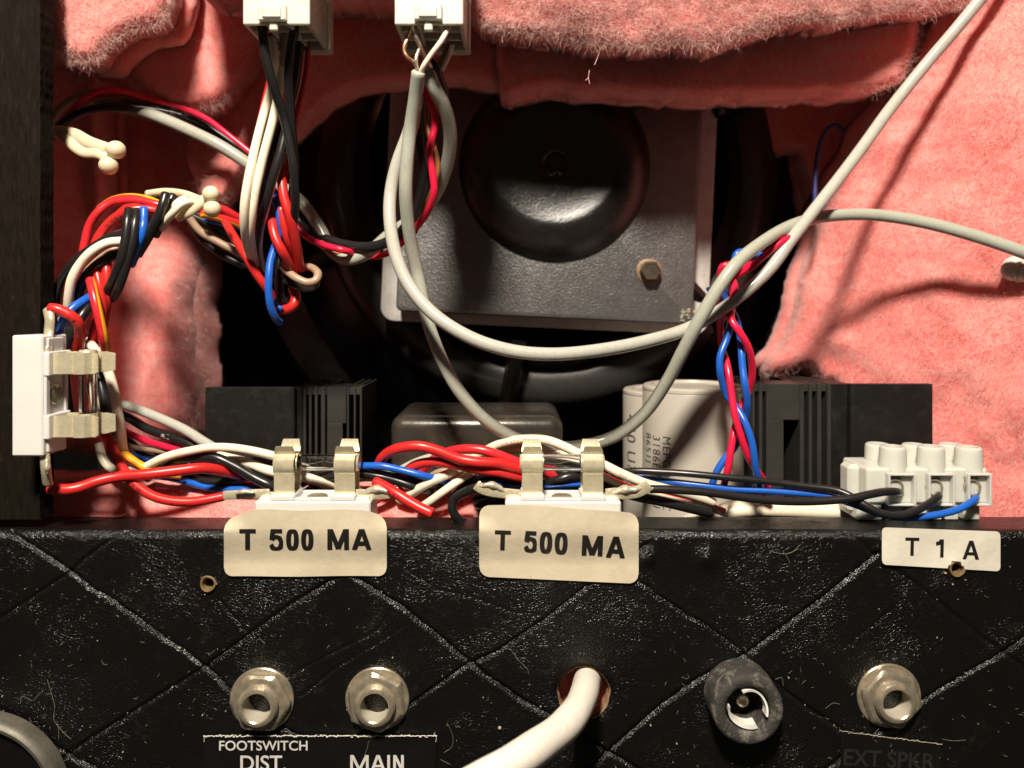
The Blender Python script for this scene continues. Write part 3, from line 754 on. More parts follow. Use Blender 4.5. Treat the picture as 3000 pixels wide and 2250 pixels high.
# ================================================================ THINGS
def rprism(x0, x1, z0, z1, y0, y1, r, rot=0, bev=.6, n=6):
    """rounded-corner plate lying in xz, thickness in y (mm), rotated about its centre"""
    cx, cz = (x0+x1)/2, (z0+z1)/2
    def ring(ins, y):
        out = []
        rr = max(r-ins, .05)
        for (sx, sz, a0) in ((1, 1, 0), (-1, 1, 90), (-1, -1, 180), (1, -1, 270)):
            ox = (x1-x0)/2-r; oz = (z1-z0)/2-r
            for k in range(n+1):
                a = math.radians(a0+90*k/n); out.append((sx*ox+rr*math.cos(a), sz*oz+rr*math.sin(a)))
        c, s = math.cos(math.radians(rot)), math.sin(math.radians(rot))
        return [(cx+x*c-z*s, y, cz+x*s+z*c) for x, z in out]
    rings = [ring(bev, y0), ring(bev*.3, y0+bev*.3), ring(0, y0+bev), ring(0, y1-bev), ring(bev*.3, y1-bev*.3), ring(bev, y1)]
    N = len(rings[0]); V = [v for rg in rings for v in rg]
    F = [tuple(range(N))]+[tuple(range(5*N, 6*N))[::-1]]
    for j in range(5):
        for i in range(N): F.append((j*N+i, (j+1)*N+i, (j+1)*N+(i+1) % N, j*N+(i+1) % N))
    return V, F
def part(name, V, F, mat, root, smooth=True, ang=35):
    o = mk(name, np.array(V)*MM-np.array(root.location if root else (0, 0, 0)), F, mat, root, True)
    fixnormals(o)
    return autosmooth(o, ang) if smooth else o
def rbox(name, x0, x1, y0, y1, z0, z1, r, mat, root, seg=4):
    import bmesh
    bm = bmesh.new(); bmesh.ops.create_cube(bm, size=1)
    for v in bm.verts:
        v.co = Vector(((x0+x1)/2+v.co.x*(x1-x0), (y0+y1)/2+v.co.y*(y1-y0), (z0+z1)/2+v.co.z*(z1-z0)))
    bmesh.ops.bevel(bm, geom=bm.edges[:], offset=r, segments=seg, profile=.5, affect='EDGES')
    V = [tuple(v.co) for v in bm.verts]; F = [[v.index for v in f.verts] for f in bm.faces]; bm.free()
    return part(name, V, F, mat, root)

# ---------------------------------------------------------------- loudspeaker
sp = empty('loudspeaker', P(1615, 480, 300), 'black loudspeaker with a square grey magnet cover and round black centre pan', 'loudspeaker')
spl = np.array(sp.location)
c0 = (12.1, 228, 44.2)
mb = MB(); mb.lathe([(-10, 58), (-16, 62), (-22, 66), (-30, 82), (-44, 96), (-58, 102), (-60, 116), (-64, 120)], 64, (c0[0], 228, c0[2]))
bk = mb.build('basket', M['bblack'], sp, 'auto', spl); fixnormals(bk); autosmooth(bk, 30)
mb = MB(); mb.lathe([(-29+9.5*math.sin(t), 70+9.5*math.cos(t)) for t in np.linspace(-.6, 3.6, 18)], 96, (c0[0], 228, c0[2]))
bk = mb.build('basket_rim', M['rimblack'], sp, 'auto', spl); fixnormals(bk); autosmooth(bk, 60)
for k in range(6):
    a = math.radians(20+60*k)
    ca, sa = math.cos(a), math.sin(a)
    pts = [(c0[0]+ca*56, 240, c0[2]+sa*56), (c0[0]+ca*76, 250, c0[2]+sa*76), (c0[0]+ca*95, 266, c0[2]+sa*95), (c0[0]+ca*112, 284, c0[2]+sa*112)]
    V, F, _ = tube_geo(crs(pts, 3), 6.5, 10, .5); part('basket_arm', V, F, M['bblack'], sp)
V, F = rprism(c0[0]+.5-52.8, c0[0]+.5+52.8, c0[2]+1.9-52.8, c0[2]+1.9+52.8, 238, 243, 4.5, -2.6, .5); part('magnet_frame', V, F, M['frame'], sp)
V, F = rprism(c0[0]-46, c0[0]+46, c0[2]-47.5, c0[2]+47.5, 228, 238.2, 2.0, -2.6, 1.2); part('magnet_cover', V, F, M['hammer'], sp)
mb = MB(); pc = P(1625, 487, 228)/MM
mb.lathe([(-.2, 29.6), (.3, 29.3), (1.2, 28.8), (3, 27.4), (4.8, 25.2), (6.0, 22.8), (6.6, 20.6), (6.78, 19.0), (6.68, 17.8), (6.35, 16.6), (6.0, 15), (5.6, 12.5), (5.3, 9.5), (5.12, 6.5), (5.05, 3.9), (4.7, 3.5), (3.2, 3.4), (3.2, 2.3), (3.9, 2.1), (4.0, 0.01)], 96, (pc[0], 228, pc[2]))
o = mb.build('centre_pan', M['pan'], sp, 'auto', spl); fixnormals(o); autosmooth(o, 30)
# chipped paint under the centre hole
mb = MB()
for k in range(9):
    a = P(1606+k*5+R.randn()*2, 507+R.randn()*3+3*math.sin(k), 222.7)/MM; r = .12+.22*R.rand()
    mb.box(a[0]-r*1.3, a[0]+r, a[1]-.08, a[1]+.1, a[2]-r*.7, a[2]+r*.7, .04)
mb.build('paint_chip', M['lint'], sp, False, spl)
# scratch of worn paint at the lower right corner
mb = MB()
for k in range(26):
    a = P(1990+R.rand()*50, 905+R.rand()*35, 227.9)/MM; r = .15+.35*R.rand()
    mb.box(a[0]-r, a[0]+r, a[1]-.06, a[1]+.1, a[2]-r*.6, a[2]+r*.6, .04)
mb.build('worn_paint', M['lint'], sp, False, spl)
# hex bolt
bc = P(1902, 795, 228)/MM
mb = MB(); mb.lathe([(-.1, 4.0), (.35, 3.95), (.5, 3.6), (.5, 2.6)], 32, (bc[0], 228, bc[2]), rad=lambda a: 1+.03*math.sin(3*a)); w_ = mb.build('bolt_washer', M['rust'], sp, 'auto', spl); fixnormals(w_); autosmooth(w_)
mb = MB(); mb.lathe([(.4, 3.2), (3.2, 3.2), (3.8, 2.9), (3.8, 2.4), (3.6, 2.2), (3.6, .01)], 6, (bc[0], 228, bc[2])); w_ = mb.build('bolt_head', M['bolt'], sp, False, spl); fixnormals(w_)

# ---------------------------------------------------------------- transformer can and grey bracket behind
tr = empty('transformer', P(1396, 1500, 215), 'dark oily metal transformer can with rounded corners behind the fuse wires', 'transformer')
rbox('can', PX(1140, 200), PX(1652, 200), 200, 232, PZ(1660, 200), PZ(1219, 200), 3.6, M['can'], tr, 5)
rbox('lid_seam', PX(1136, 200), PX(1656, 200), 199.5, 232.5, PZ(1560, 200), PZ(1552, 200), .3, M['can'], tr, 2)

# ---------------------------------------------------------------- capacitors
def capacitor(px, dC, r, ptop, label, texts):
    x = PX(px, dC); zt = PZ(ptop, dC-r)
    root = empty('capacitor', (x*MM, dC*MM, (zt-50)*MM), label, 'capacitor', 'capacitors standing behind the panel'); L = np.array(root.location)
    mb = MB(); mb.lathe([(-50, r), (-1.9, r), (-1.6, r-.12), (-1.3, r+.02), (-.6, r-.05), (-.15, r-.5), (0, r-1.2), (0, r-2.6), (-.7, r-3.0), (-.7, .01)], 72, (x, dC, zt), 'z')
    o = mb.build('sleeve', M['cap'], root, 'auto', L); fixnormals(o); autosmooth(o, 30)
    for (s, py0, py1, pxa, pxb) in texts:
        V, F = glyphs(s, -.004, 4, 1.15); mn, mx = V.min(0), V.max(0)
        d = dC-r
        z0, z1 = PZ(py0, d), PZ(py1, d)
        # horizontal place -> angle round the sleeve
        def ang(p):
            lo, hi = -1.5, 1.5
            for _ in range(40):
                m_ = (lo+hi)/2; X = x+r*math.sin(m_); Y = dC-r*math.cos(m_)
                if (X/Y*FPX+CX) < p: lo = m_
                else: hi = m_
            return lo
        a0, a1 = ang(pxa), ang(pxb)
        out = []
        for u, v in V:
            a = a0+(a1-a0)*(v-mn[1])/(mx[1]-mn[1]); z = z0+(z1-z0)*(u-mn[0])/(mx[0]-mn[0])
            out.append((x+(r+.06)*math.sin(a), dC-(r+.06)*math.cos(a), z))
        mk('print', np.array(out)*MM-L, F, M['ink'], root, False)
capacitor(1956, 224, 13.4, 1152, 'narrow visible edge of the rear grey capacitor, left of the larger one', [('450 UF 50', 1225, 1480, 1838, 1862)])
capacitor(2029, 212, 14.2, 1141, 'pale grey capacitor with sideways black print beside the red and blue pairs',
          [('MEPCO ELEC', 1288, 1506, 1942, 1965), ('3186EC222U', 1290, 1506, 1913, 1934), ('8651J', 1287, 1376, 1891, 1907), ('400', 1296, 1345, 1880, 1888)])

# ---------------------------------------------------------------- heat sinks
def heatsink(label, face, fins, block, notch, top, d):
    x0, x1 = face
    allx = [face[0], face[1]]+[f for a in fins for f in a]
    root = empty('heat_sink', P((x0+x1)/2, 1500, d), label, 'heat sink', 'black finned heat sinks'); L = np.array(root.location)
    zt = PZ(top, d); zb = PZ(1640, d)
    mb = MB(); mb.box(PX(x0, d), PX(x1, d), d, d+2.2, zb, zt, .15)
    o = mb.build('face_plate', M['heatsink'], root, False, L); fixnormals(o)
    # edges with fine grinding lip
    bx0, bx1 = min(allx), max(allx)
    mb = MB(); mb.box(PX(bx0+6, d+12), PX(bx1-6, d+12), d+24, d+27, zb, zt-3, .2)
    o = mb.build('back_plate', M['matteblack'], root, False, L); fixnormals(o)  # darker than the fins: shade in the slots put into its colour
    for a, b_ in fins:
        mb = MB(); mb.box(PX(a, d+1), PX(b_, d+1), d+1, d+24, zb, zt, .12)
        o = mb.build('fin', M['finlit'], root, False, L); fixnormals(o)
    mb = MB(); g0, g1 = (x1+1, min(f[0] for f in fins)-1) if x1 < min(f[0] for f in fins) else (max(f[1] for f in fins)+1, x0-1)
    mb.box(PX(g0, d+3), PX(g1, d+3), d+3, d+24, zb, zt-.3, .12); o = mb.build('side_web', M['heatsink'], root, False, L); fixnormals(o)
    # crossbar and block with a notch
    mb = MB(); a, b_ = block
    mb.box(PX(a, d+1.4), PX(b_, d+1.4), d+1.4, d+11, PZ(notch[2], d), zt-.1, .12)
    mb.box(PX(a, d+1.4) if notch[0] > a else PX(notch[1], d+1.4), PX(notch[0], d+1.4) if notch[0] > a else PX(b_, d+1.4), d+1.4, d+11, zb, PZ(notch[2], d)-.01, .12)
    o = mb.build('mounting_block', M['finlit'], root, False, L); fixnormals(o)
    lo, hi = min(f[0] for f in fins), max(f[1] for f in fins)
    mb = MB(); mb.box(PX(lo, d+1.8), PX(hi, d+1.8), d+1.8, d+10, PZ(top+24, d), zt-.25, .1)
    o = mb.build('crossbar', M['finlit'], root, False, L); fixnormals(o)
heatsink('left black heat sink with a wide blank face beside the pink wool', (601, 862), [(888, 896), (905, 912), (922, 930), (940, 952), (1016, 1022), (1036, 1042), (1054, 1060)], (958, 1014), (1004, 1014, 1243), 1135, 206)
heatsink('right black heat sink with vertical fins and a blank face behind the terminal block', (2492, 2733), [(2204, 2212), (2224, 2234), (2344, 2356), (2370, 2380), (2395, 2407), (2424, 2436)], (2245, 2344), (2296, 2344, 1233), 1125, 200)

# ---------------------------------------------------------------- multi-way connectors
def connector(pa, pb, pbot, d, label, latch):
    x0, x1 = PX(pa, d), PX(pb, d); zb = PZ(pbot, d); h = 22.0; dep = 15.5
    root = empty('wire_connector', ((x0+x1)/2*MM, (d+dep/2)*MM, zb*MM), label, 'connector', 'white nylon plug connectors'); L = np.array(root.location)
    mb = MB(); t = .9
    # outer shell walls and inner grid, open below
    mb.box(x0, x1, d, d+t, zb, zb+h, .25); mb.box(x0, x1, d+dep-t, d+dep, zb-.6, zb+h, .25)
    mb.box(x0, x0+t, d+t*.9, d+dep-t*.9, zb, zb+h, .2); mb.box(x1-t, x1, d+t*.9, d+dep-t*.9, zb, zb+h, .2)
    for k in (1, 2):
        xx = x0+(x1-x0)*k/3; mb.box(xx-.4, xx+.4, d+t, d+dep-t, zb+.35, zb+h-1, .12)
        yy = d+dep*k/3; mb.box(x0+t, x1-t, yy-.4, yy+.4, zb+.3, zb+h-1, .12)
    mb.box(x0+t*.8, x1-t*.8, d+t*.8, d+dep-t*.8, zb+3.4, zb+h-.4, .2)
    o = mb.build('housing', M['ivory'], root, False, L); fixnormals(o)
    mb = MB(); la, lb, lt, lo_ = latch
    mb.box(PX(la, d), PX(lb, d), d-1.1, d+.1, PZ(lo_, d-1), PZ(lt, d-1), .3)
    mb.box(PX(la, d)+1.0, PX(lb, d)-1.0, d-1.5, d-1.0, PZ(lo_, d-1)+.5, PZ(lt, d-1)-.8, .2)
    o = mb.build('latch', M['ivory'], root, False, L); fixnormals(o)
    mb = MB(); m_ = (PX(la, d)+PX(lb, d))/2
    mb.box(m_-.9, m_+.9, d-.2, d+.8, zb-1.3, zb+1.2, .25); o = mb.build('locking_tab', M['ivory'], root, False, L); fixnormals(o)
    # upper mating half, set back
    mb = MB(); mb.box(x0-.5, x1+.6, d+dep-.5, d+dep+3.5, zb-.2, zb+h, .4); mb.box(x0-1.0, x1+1.0, d+1.2, d+dep-1, zb+10, zb+h+.5, .4)
    o = mb.build('mating_half', M['ivory'], root, False, L); fixnormals(o)
connector(711, 907, 72, 158, 'translucent white plug connector at top left with black and cream wires below', (760, 842, 10, 60))
connector(1156, 1357, 72, 158, 'translucent white plug connector at top centre feeding the two grey cables', (1214, 1296, 8, 58))

# ---------------------------------------------------------------- fuse holders and fuses
def holder(label, T, mat_plastic, lugs, flabel):
    """local mm: u along, v up from the foot, w towards the viewer; T maps to world mm"""
    o0 = np.array(T((0, 0, 0)))
    root = empty('fuse_holder', o0*MM, label, 'fuse holder', 'open white fuse holders'); L = np.array(root.location)
    def bx(mb, u0, u1, v0, v1, w0, w1, bev=.3): mb.box(u0, u1, v0, v1, w0, w1, bev, T=lambda p: T(p))
    mb = MB()
    bx(mb, -13.2, 13.2, 0, 7.3, -4.4, 4.5, .35)
    bx(mb, -9.6, -4.2, 7.2, 8.6, -4.0, 4.3, .25); bx(mb, 4.2, 9.6, 7.2, 8.6, -4.0, 4.3, .25)
    bx(mb, -4.3, 4.3, 7.2, 7.9, 2.6, 4.1, .2); bx(mb, -4.3, 4.3, 7.2, 7.9, -4.0, -2.9, .2)
    bx(mb, -12.6, -9.5, 7.2, 7.8, -2.4, 3.2, .2); bx(mb, 9.5, 12.6, 7.2, 7.8, -2.4, 3.2, .2)
    o = mb.build('base', mat_plastic, root, False, L); fixnormals(o)
    # countersunk screw in the middle
    mb = MB(); mb.lathe([(7.35, 2.4), (7.6, 2.2), (7.75, 1.4), (7.75, .01)], 20, (0, 0, 0), 'y')
    mb.V = [T((x, -y, z)) for x, y, z in mb.V]
    o = mb.build('screw', M['steel'], root, False, L); fixnormals(o)
    prof = [(1.0, 8.3), (2.7, 8.45), (2.75, 9.2), (2.7, 12.2), (2.75, 13.0), (3.5, 13.9), (3.7, 15.2), (3.4, 16.4), (2.5, 17.1), (2.2, 17.5), (2.6, 18.2), (3.1, 19.5)]
    for cu in (-6.95, 6.95):
        mb = MB()
        for sgn in (1, -1):
            ww = 2.35; t = .38; V = []; top = 0 if sgn > 0 else .7
            for q, (w, v) in enumerate(prof):
                w2 = w*sgn; nrm = 1 if sgn > 0 else -1
                if q == len(prof)-1: v += top
                e = .45 if q == len(prof)-1 else 0
                V += [(cu-ww+e, v, w2), (cu+ww-e, v, w2), (cu+ww-e, v, w2-nrm*t), (cu-ww+e, v, w2-nrm*t)]
            F = []; n = len(prof)
            for q in range(n-1):
                for k in range(4): F.append((q*4+k, q*4+(k+1) % 4, (q+1)*4+(k+1) % 4, (q+1)*4+k))
            F += [(0, 1, 2, 3), tuple((n-1)*4+k for k in (3, 2, 1, 0))]
            mb.add([T(p) for p in V], F)
        bx(mb, cu-2.35, cu+2.35, 8.0, 8.4, -2.6, 2.6, .1)
        o = mb.build('clip', M['brass'], root, 'auto', L); fixnormals(o); autosmooth(o, 32)
    for pts, wd, fl, blob in lugs:
        V, F, _ = tube_geo(crs(pathmm(pts, 171), .6), wd, 10, fl); part('solder_lug', V, F, M['brass'], root, ang=60)
        if blob:
            bp_, br = blob; c = crs(pathmm(bp_, 171), .5); s = np.linspace(0, 1, len(c))
            V, F, _ = tube_geo(c, br*(.35+.75*np.sin(np.pi*np.clip(s, .03, .97)))*(1+.12*np.sin(s*17)), 12, .8); part('solder_blob', V, F, M['solder'], root, ang=80)
    # the fuse itself
    fr = empty('glass_fuse', np.array(T((0, 15.2, 0)))*MM, flabel, 'fuse', 'glass fuses'); FL = np.array(fr.location)
    def lat(prof, name, mat, ang=30, n=32):
        V = []; 
        for h, r in prof:
            for i in range(n):
                a = 2*math.pi*i/n; V.append(T((h, 15.2+r*math.sin(a), r*math.cos(a))))
        F = [(j*n+i, j*n+(i+1) % n, (j+1)*n+(i+1) % n, (j+1)*n+i) for j in range(len(prof)-1) for i in range(n)]
        o = mk(name, np.array(V)*MM-FL, F, mat, fr, True); fixnormals(o); return autosmooth(o, ang)
    lat([(-9, 1.95), (9, 1.95), (9, 1.5), (-9, 1.5), (-9, 1.95)], 'glass_tube', M['glass'])
    for s in (-1, 1):
        lat([(s*4.3, 1.98), (s*4.3, 2.1), (s*9.3, 2.1), (s*9.8, 1.8), (s*9.8, .01)], 'end_cap', M['brass'])
    V, F, _ = tube_geo(np.array([T((u, 15.2+.25*math.sin(u*.9), .2)) for u in np.linspace(-7, 7, 30)]), .09, 6); 
    o = mk('fuse_element', V*MM-FL, F, M['braid'], fr, True)
    return root
def Tfront(px, d, zfoot=None, rot=0):
    x = PX(px, d-4.5); z0 = ZT+.05 if zfoot is None else zfoot
    c, s = math.cos(math.radians(rot)), math.sin(math.radians(rot))
    return lambda p: (x+p[0]*c-p[1]*s, d-p[2], z0+p[0]*s+p[1]*c)
holder('white fuse holder with brass clips above the left T 500 MA sticker', Tfront(915, 172.6), M['plastic'],
       [([(655,1452),(700,1449),(745,1447),(790,1446,172)], .35, 3.2, ([(690,1446),(715,1440),(745,1443)], .75)),
        ([(1030,1447),(1060,1448),(1120,1447),(1165,1442),(1172,1438)], .30, 4.0, ([(1065,1444),(1095,1432),(1125,1436),(1150,1443)], 1.0))],
       'clear glass fuse held in the holder above the left T 500 MA sticker')
holder('white fuse holder with brass clips above the right T 500 MA sticker', Tfront(1650, 172.4), M['plastic'],
       [([(1395,1420),(1412,1432),(1440,1440),(1480,1445),(1525,1449)], .30, 4.0, ([(1405,1424),(1440,1420),(1465,1430),(1480,1441)], .9)),
        ([(1775,1449),(1800,1446),(1830,1445),(1865,1441),(1885,1432),(1902,1420)], .35, 4.0, ([(1790,1446),(1825,1434),(1855,1434),(1880,1430)], 1.1))],
       'clear glass fuse held in the holder above the right T 500 MA sticker')
xl = PX(24, 160)
def Tside(p): return (xl+p[1]*.93, 165.5-p[2], PZ(1160, 161)-p[0])
holder('white fuse holder fixed upright to the black side board at left', Tside, M['plastic'],
       [([(140,905,166),(146,935,165),(144,970,165),(140,1005,164),(137,1042,163)], .75, 1.6, ([(139,1010,162.6),(138,1035,162.6)], .6)),
        ([(127,1285,163),(130,1320,163),(134,1370,163),(140,1420,165)], .75, 1.5, ([(138,1345,162.2),(139,1368,162.2),(142,1395,163)], .75))],
       'clear glass fuse standing upright in the holder on the side board')

# ---------------------------------------------------------------- stickers
def sheet(name, label, x0, x1, top, bot, r, dfn, mat, cat, shear=0, rows=44, colsn=110, thick=.07, notch=None):
    """thin sticker; top/bot functions of px, rounded corners of r px"""
    V = []; xs = np.unique(np.concatenate([np.linspace(x0, x0+r, 9), np.linspace(x0+r, x1-r, colsn), np.linspace(x1-r, x1, 9)]))
    for x in xs:
        e = min(x-x0, x1-x); q = 0 if e >= r else r-math.sqrt(max(0, r*r-(r-e)**2))
        a, b_ = top(x)+q, bot(x)-q
        for k in range(rows):
            y = a+(b_-a)*k/(rows-1); xx = x-shear*(y-1600)
            V.append(P(xx, y, dfn(xx, y)))
    V = np.array(V); n = len(xs); i, j = np.meshgrid(np.arange(n-1), np.arange(rows-1), indexing='ij'); i = i.ravel(); j = j.ravel()
    F = np.stack([i*rows+j, i*rows+j+1, (i+1)*rows+j+1, (i+1)*rows+j], -1)
    N0 = len(V); Vb = V.copy(); Vb[:, 1] += thick*MM
    per = [k*rows for k in range(n)]+[(n-1)*rows+k for k in range(1, rows)]+[k*rows+rows-1 for k in range(n-2, -1, -1)]+[k for k in range(rows-2, 0, -1)]
    sk = np.array([(per[a], per[(a+1) % len(per)], per[(a+1) % len(per)]+N0, per[a]+N0) for a in range(len(per))])
    root = V.mean(0)
    o = mk(name, np.vstack([V, Vb])-root, np.vstack([F, F[:, ::-1]+N0, sk]), mat, None, True); o.location = tuple(root)
    fixnormals(o); autosmooth(o, 60)
    tag(o, label, cat); return o
STR = {
 'T': lambda w, h: [[(0, 1-h/2), (1, 1-h/2)], [(.5, 1-h), (.5, 0)]],
 'I': lambda w, h: [[(.5, 0), (.5, 1)]],
 'M': lambda w, h: [[(w/2, 0), (w/2, 1)], [(1-w/2, 0), (1-w/2, 1)], [(w*.55, 1.05), (.5, .05)], [(1-w*.55, 1.05), (.5, .05)]],
 'N': lambda w, h: [[(w/2, 0), (w/2, 1)], [(1-w/2, 0), (1-w/2, 1)], [(w*.5, 1.02), (1-w*.5, -.02)]],
 'A': lambda w, h: [[(w*.45, -.03), (.5, 1.04)], [(1-w*.45, -.03), (.5, 1.04)], [(.25, .30), (.75, .30)]],
 '1': lambda w, h: [[(1-w/2, 0), (1-w/2, 1)], [(1-w*.6, 1.0), (.45, .80), (0, .76)]],
 '0': lambda w, h: [[(.5+(.5-w/2)*math.copysign(abs(math.cos(t))**.72, math.cos(t)), .5+(.5-h/2)*math.copysign(abs(math.sin(t))**.86, math.sin(t))) for t in np.linspace(0, 2*math.pi, 33)]],
 '5': lambda w, h: [[(.22, 1-h/2), (.93, 1-h/2)], [(.27, 1), (.17, .50)], [(.17, .52), (.32, .61), (.52, .64), (.74, .58), (.87, .42), (.88, .30), (.80, .15), (.62, .07), (.45, .06), (.25, .12), (.10, .27)]],
}
def letters_px(items, wpx, dfn, mat, parent, rot=0, lift=.16):
    """block letters as fine strips that follow the sticker; items: (char, (x0,y0,x1,y1))"""
    V = []; F = []; q = 0
    for ch, (x0, y0, x1, y1) in items:
        W_, H_ = x1-x0, y1-y0
        for st in STR[ch](wpx/W_, wpx*.82/H_):
            q += 1; pts = np.array([(x*W_, y*H_) for x, y in st], float); P2 = []
            for a, b_ in zip(pts[:-1], pts[1:]):
                n = max(1, int(np.linalg.norm(b_-a)/4))
                for t in np.arange(n)/n: P2.append(a+(b_-a)*t)
            P2.append(pts[-1]); P2 = np.array(P2); closed = np.linalg.norm(P2[0]-P2[-1]) < .5
            t = np.gradient(P2, axis=0)
            if closed: t[0] = t[-1] = P2[1]-P2[-2]
            t /= np.linalg.norm(t, axis=1)[:, None]; nn = np.stack([-t[:, 1], t[:, 0]], 1)
            b0 = len(V); ww = np.where(np.abs(t[:, 0]) > .8, wpx*.82, wpx) if ch in '05' else np.full(len(P2), wpx*(.82 if abs(t[0, 0]) > .9 else (1.0)))
            for p, m_, w_ in zip(P2, nn, ww):
                for k in (-.5, 0, .5):
                    xx, yy = p+m_*w_*k; yy = min(max(yy, 0), H_); xx = min(max(xx, 0), W_)
                    a = math.radians(rot); X, Y = xx-W_/2, H_/2-yy
                    px, py = (x0+x1)/2+X*math.cos(a)-Y*math.sin(a), (y0+y1)/2+X*math.sin(a)+Y*math.cos(a)
                    V.append(P(px, py, dfn(px, py)-lift-.004*(q % 5)))
            for i in range(len(P2)-1):
                for k in (0, 1): F.append((b0+i*3+k, b0+i*3+k+1, b0+i*3+k+4, b0+i*3+k+3))
    o = mk('lettering', np.array(V)-np.array(parent.location), F, mat, parent, False)
    return fix_facing(o)
def sm(x): x = min(1, max(0, x)); return x*x*(3-2*x)
def d1(x, y):
    f = sm((y-1548)/110)                                 # 0 on the holder face, 1 on the panel
    side = max(0, 742-x, x-1088)/85.0
    up = 1-sm((y-1500)/62)
    return 167.7+1.68*f+side*side*2.8*(1-sm((y-1505)/55))+.18*math.sin(x*.02)*(1-f)+.10*math.sin(x*.013+y*.03)
s1_ = sheet('fuse_label', 'left cream sticker reading T 500 MA with a curled arched top edge', 656, 1133,
      lambda x: 1494+34*max(0, (745-x)/90)**1.6+26*max(0, (x-1060)/75)**1.8+2*math.sin(x*.03), lambda x: 1689-.003*(x-656)-1*math.sin(x*.02), 26, d1, M['label'], 'sticker')
letters_px([('T',(701,1550,749,1610)),('5',(789,1550,829,1612)),('0',(838,1550,875,1612)),('0',(882,1550,918,1612)),('M',(959,1550,1022,1610)),('A',(1031,1550,1088,1610))], 14, d1, M['ink'], s1_)
def d2(x, y):
    f = sm((y-1548)/110); side = max(0, 1482-x, x-1818)/80.0
    return 167.6+1.78*f+side*side*1.2*(1-sm((y-1505)/55))+.16*math.sin(x*.017+1)*(1-f)+.10*math.sin(x*.011+y*.02)
s2_ = sheet('fuse_label', 'right cream sticker reading T 500 MA, tilted slightly clockwise', 1404, 1871,
      lambda x: 1481+.0*(x-1404)+ (0 if x < 1600 else (x-1600)*.09)+1.5*math.sin(x*.02), lambda x: 1689+.046*(x-1404), 30, d2, M['label'], 'sticker')
letters_px([('T',(1449,1554,1496,1611))], 13, d2, M['ink'], s2_, 2)
letters_px([('5',(1536,1556,1573,1618)),('0',(1581,1558,1618,1621)),('0',(1625,1560,1663,1624)),('M',(1705,1569,1766,1628)),('A',(1776,1572,1832,1634))], 14, d2, M['ink'], s2_, 2.5)
d3 = lambda x, y: 169.35+.12*math.sin(x*.03+y*.02)+.08*math.sin(x*.011)-.25*math.exp(-((x-2801)**2+(y-1655)**2)/900)
s3_ = sheet('fuse_label', 'small white paper sticker reading T 1 A with a screw hole in its lower edge', 2584, 2931,
      lambda x: 1545+.036*(x-2584), lambda x: 1654+.058*(x-2584)-(22 if abs(x-2801) < 14 else (10 if abs(x-2801) < 24 else 0)), 13, d3, M['label_b'], 'sticker')
letters_px([('T',(2652,1575,2693,1627)),('1',(2742,1580,2765,1632)),('A',(2821,1584,2869,1638))], 10, d3, M['ink'], s3_, 1.5)
d4 = lambda x, y: 169.45+.06*math.sin(x*.02+y*.05)
s4_ = sheet('jack_label', 'black foil label reading FOOTSWITCH DIST. and MAIN under the two left jacks', 599, 1277, lambda x: 2157+1.5*math.sin(x*.05)+.0*x, lambda x: 2345, 3, d4, M['plate'], 'label', rows=20)
text_px('FOOTSWITCH', (642, 2170, 901, 2199), d4, M['whiteink'], s4_, 0, .012)
text_px('DIST.', (704, 2213, 838, 2258), d4, M['whiteink'], s4_, 0, .012)
letters_px([('M',(1026,2212,1080,2258)),('A',(1086,2212,1129,2258)),('I',(1134,2212,1143,2258)),('N',(1152,2212,1183,2258))], 8, d4, M['whiteink'], s4_)
mb = MB()   # paper edge showing round the foil
for k in range(150):
    x = 599+678*k/149; a = P(x, 2156+R.randn()*1.2, 169.3)/MM; h = .04+.13*R.rand()**2; w_ = .25
    mb.box(a[0]-w_, a[0]+w_, a[1]-.12, a[1]+.05, a[2]-h, a[2]+h, .03)
for k in range(3):
    for X in (599, 1277):
        a = P(X+R.randn()*.8, 2157+k*7, 169.3)/MM; h = .3; mb.box(a[0]-.05, a[0]+.07, a[1]-.1, a[1]+.05, a[2]-h*.6, a[2]+h*.6, .02)
mb.build('torn_paper_edge', M['speck'] if False else M['label_b'], s4_, False, np.array(s4_.location))
d5 = lambda x, y: 169.45+.05*math.sin(x*.03)
s5_ = sheet('jack_label', 'black label with dark unreadable-looking EXT SPKR print at the bottom right corner', 2463, 2757, lambda x: 2142+.13*(x-2463), lambda x: 2345, 3, d5, M['plate'], 'label', rows=16)
s5_['label'] = 'worn black label with faint dark EXT SPKR lettering under the right jack'
text_px('EXT SPKR', (2472, 2200, 2740, 2250), d5, M['fadedink'] if 'fadedink' in M else pm('dark_worn_print', (.013,.0125,.012), .6), s5_, 3, .02)
mb = MB()
for k in range(60):
    x = 2463+294*k/59; a = P(x, 2142+.13*(x-2463)+R.randn()*1, 169.3)/MM; h = .02+.07*R.rand()**2
    mb.box(a[0]-.25, a[0]+.25, a[1]-.1, a[1]+.05, a[2]-h, a[2]+h, .02)
mb.build('worn_edge', M['lint'], s5_, False, np.array(s5_.location))

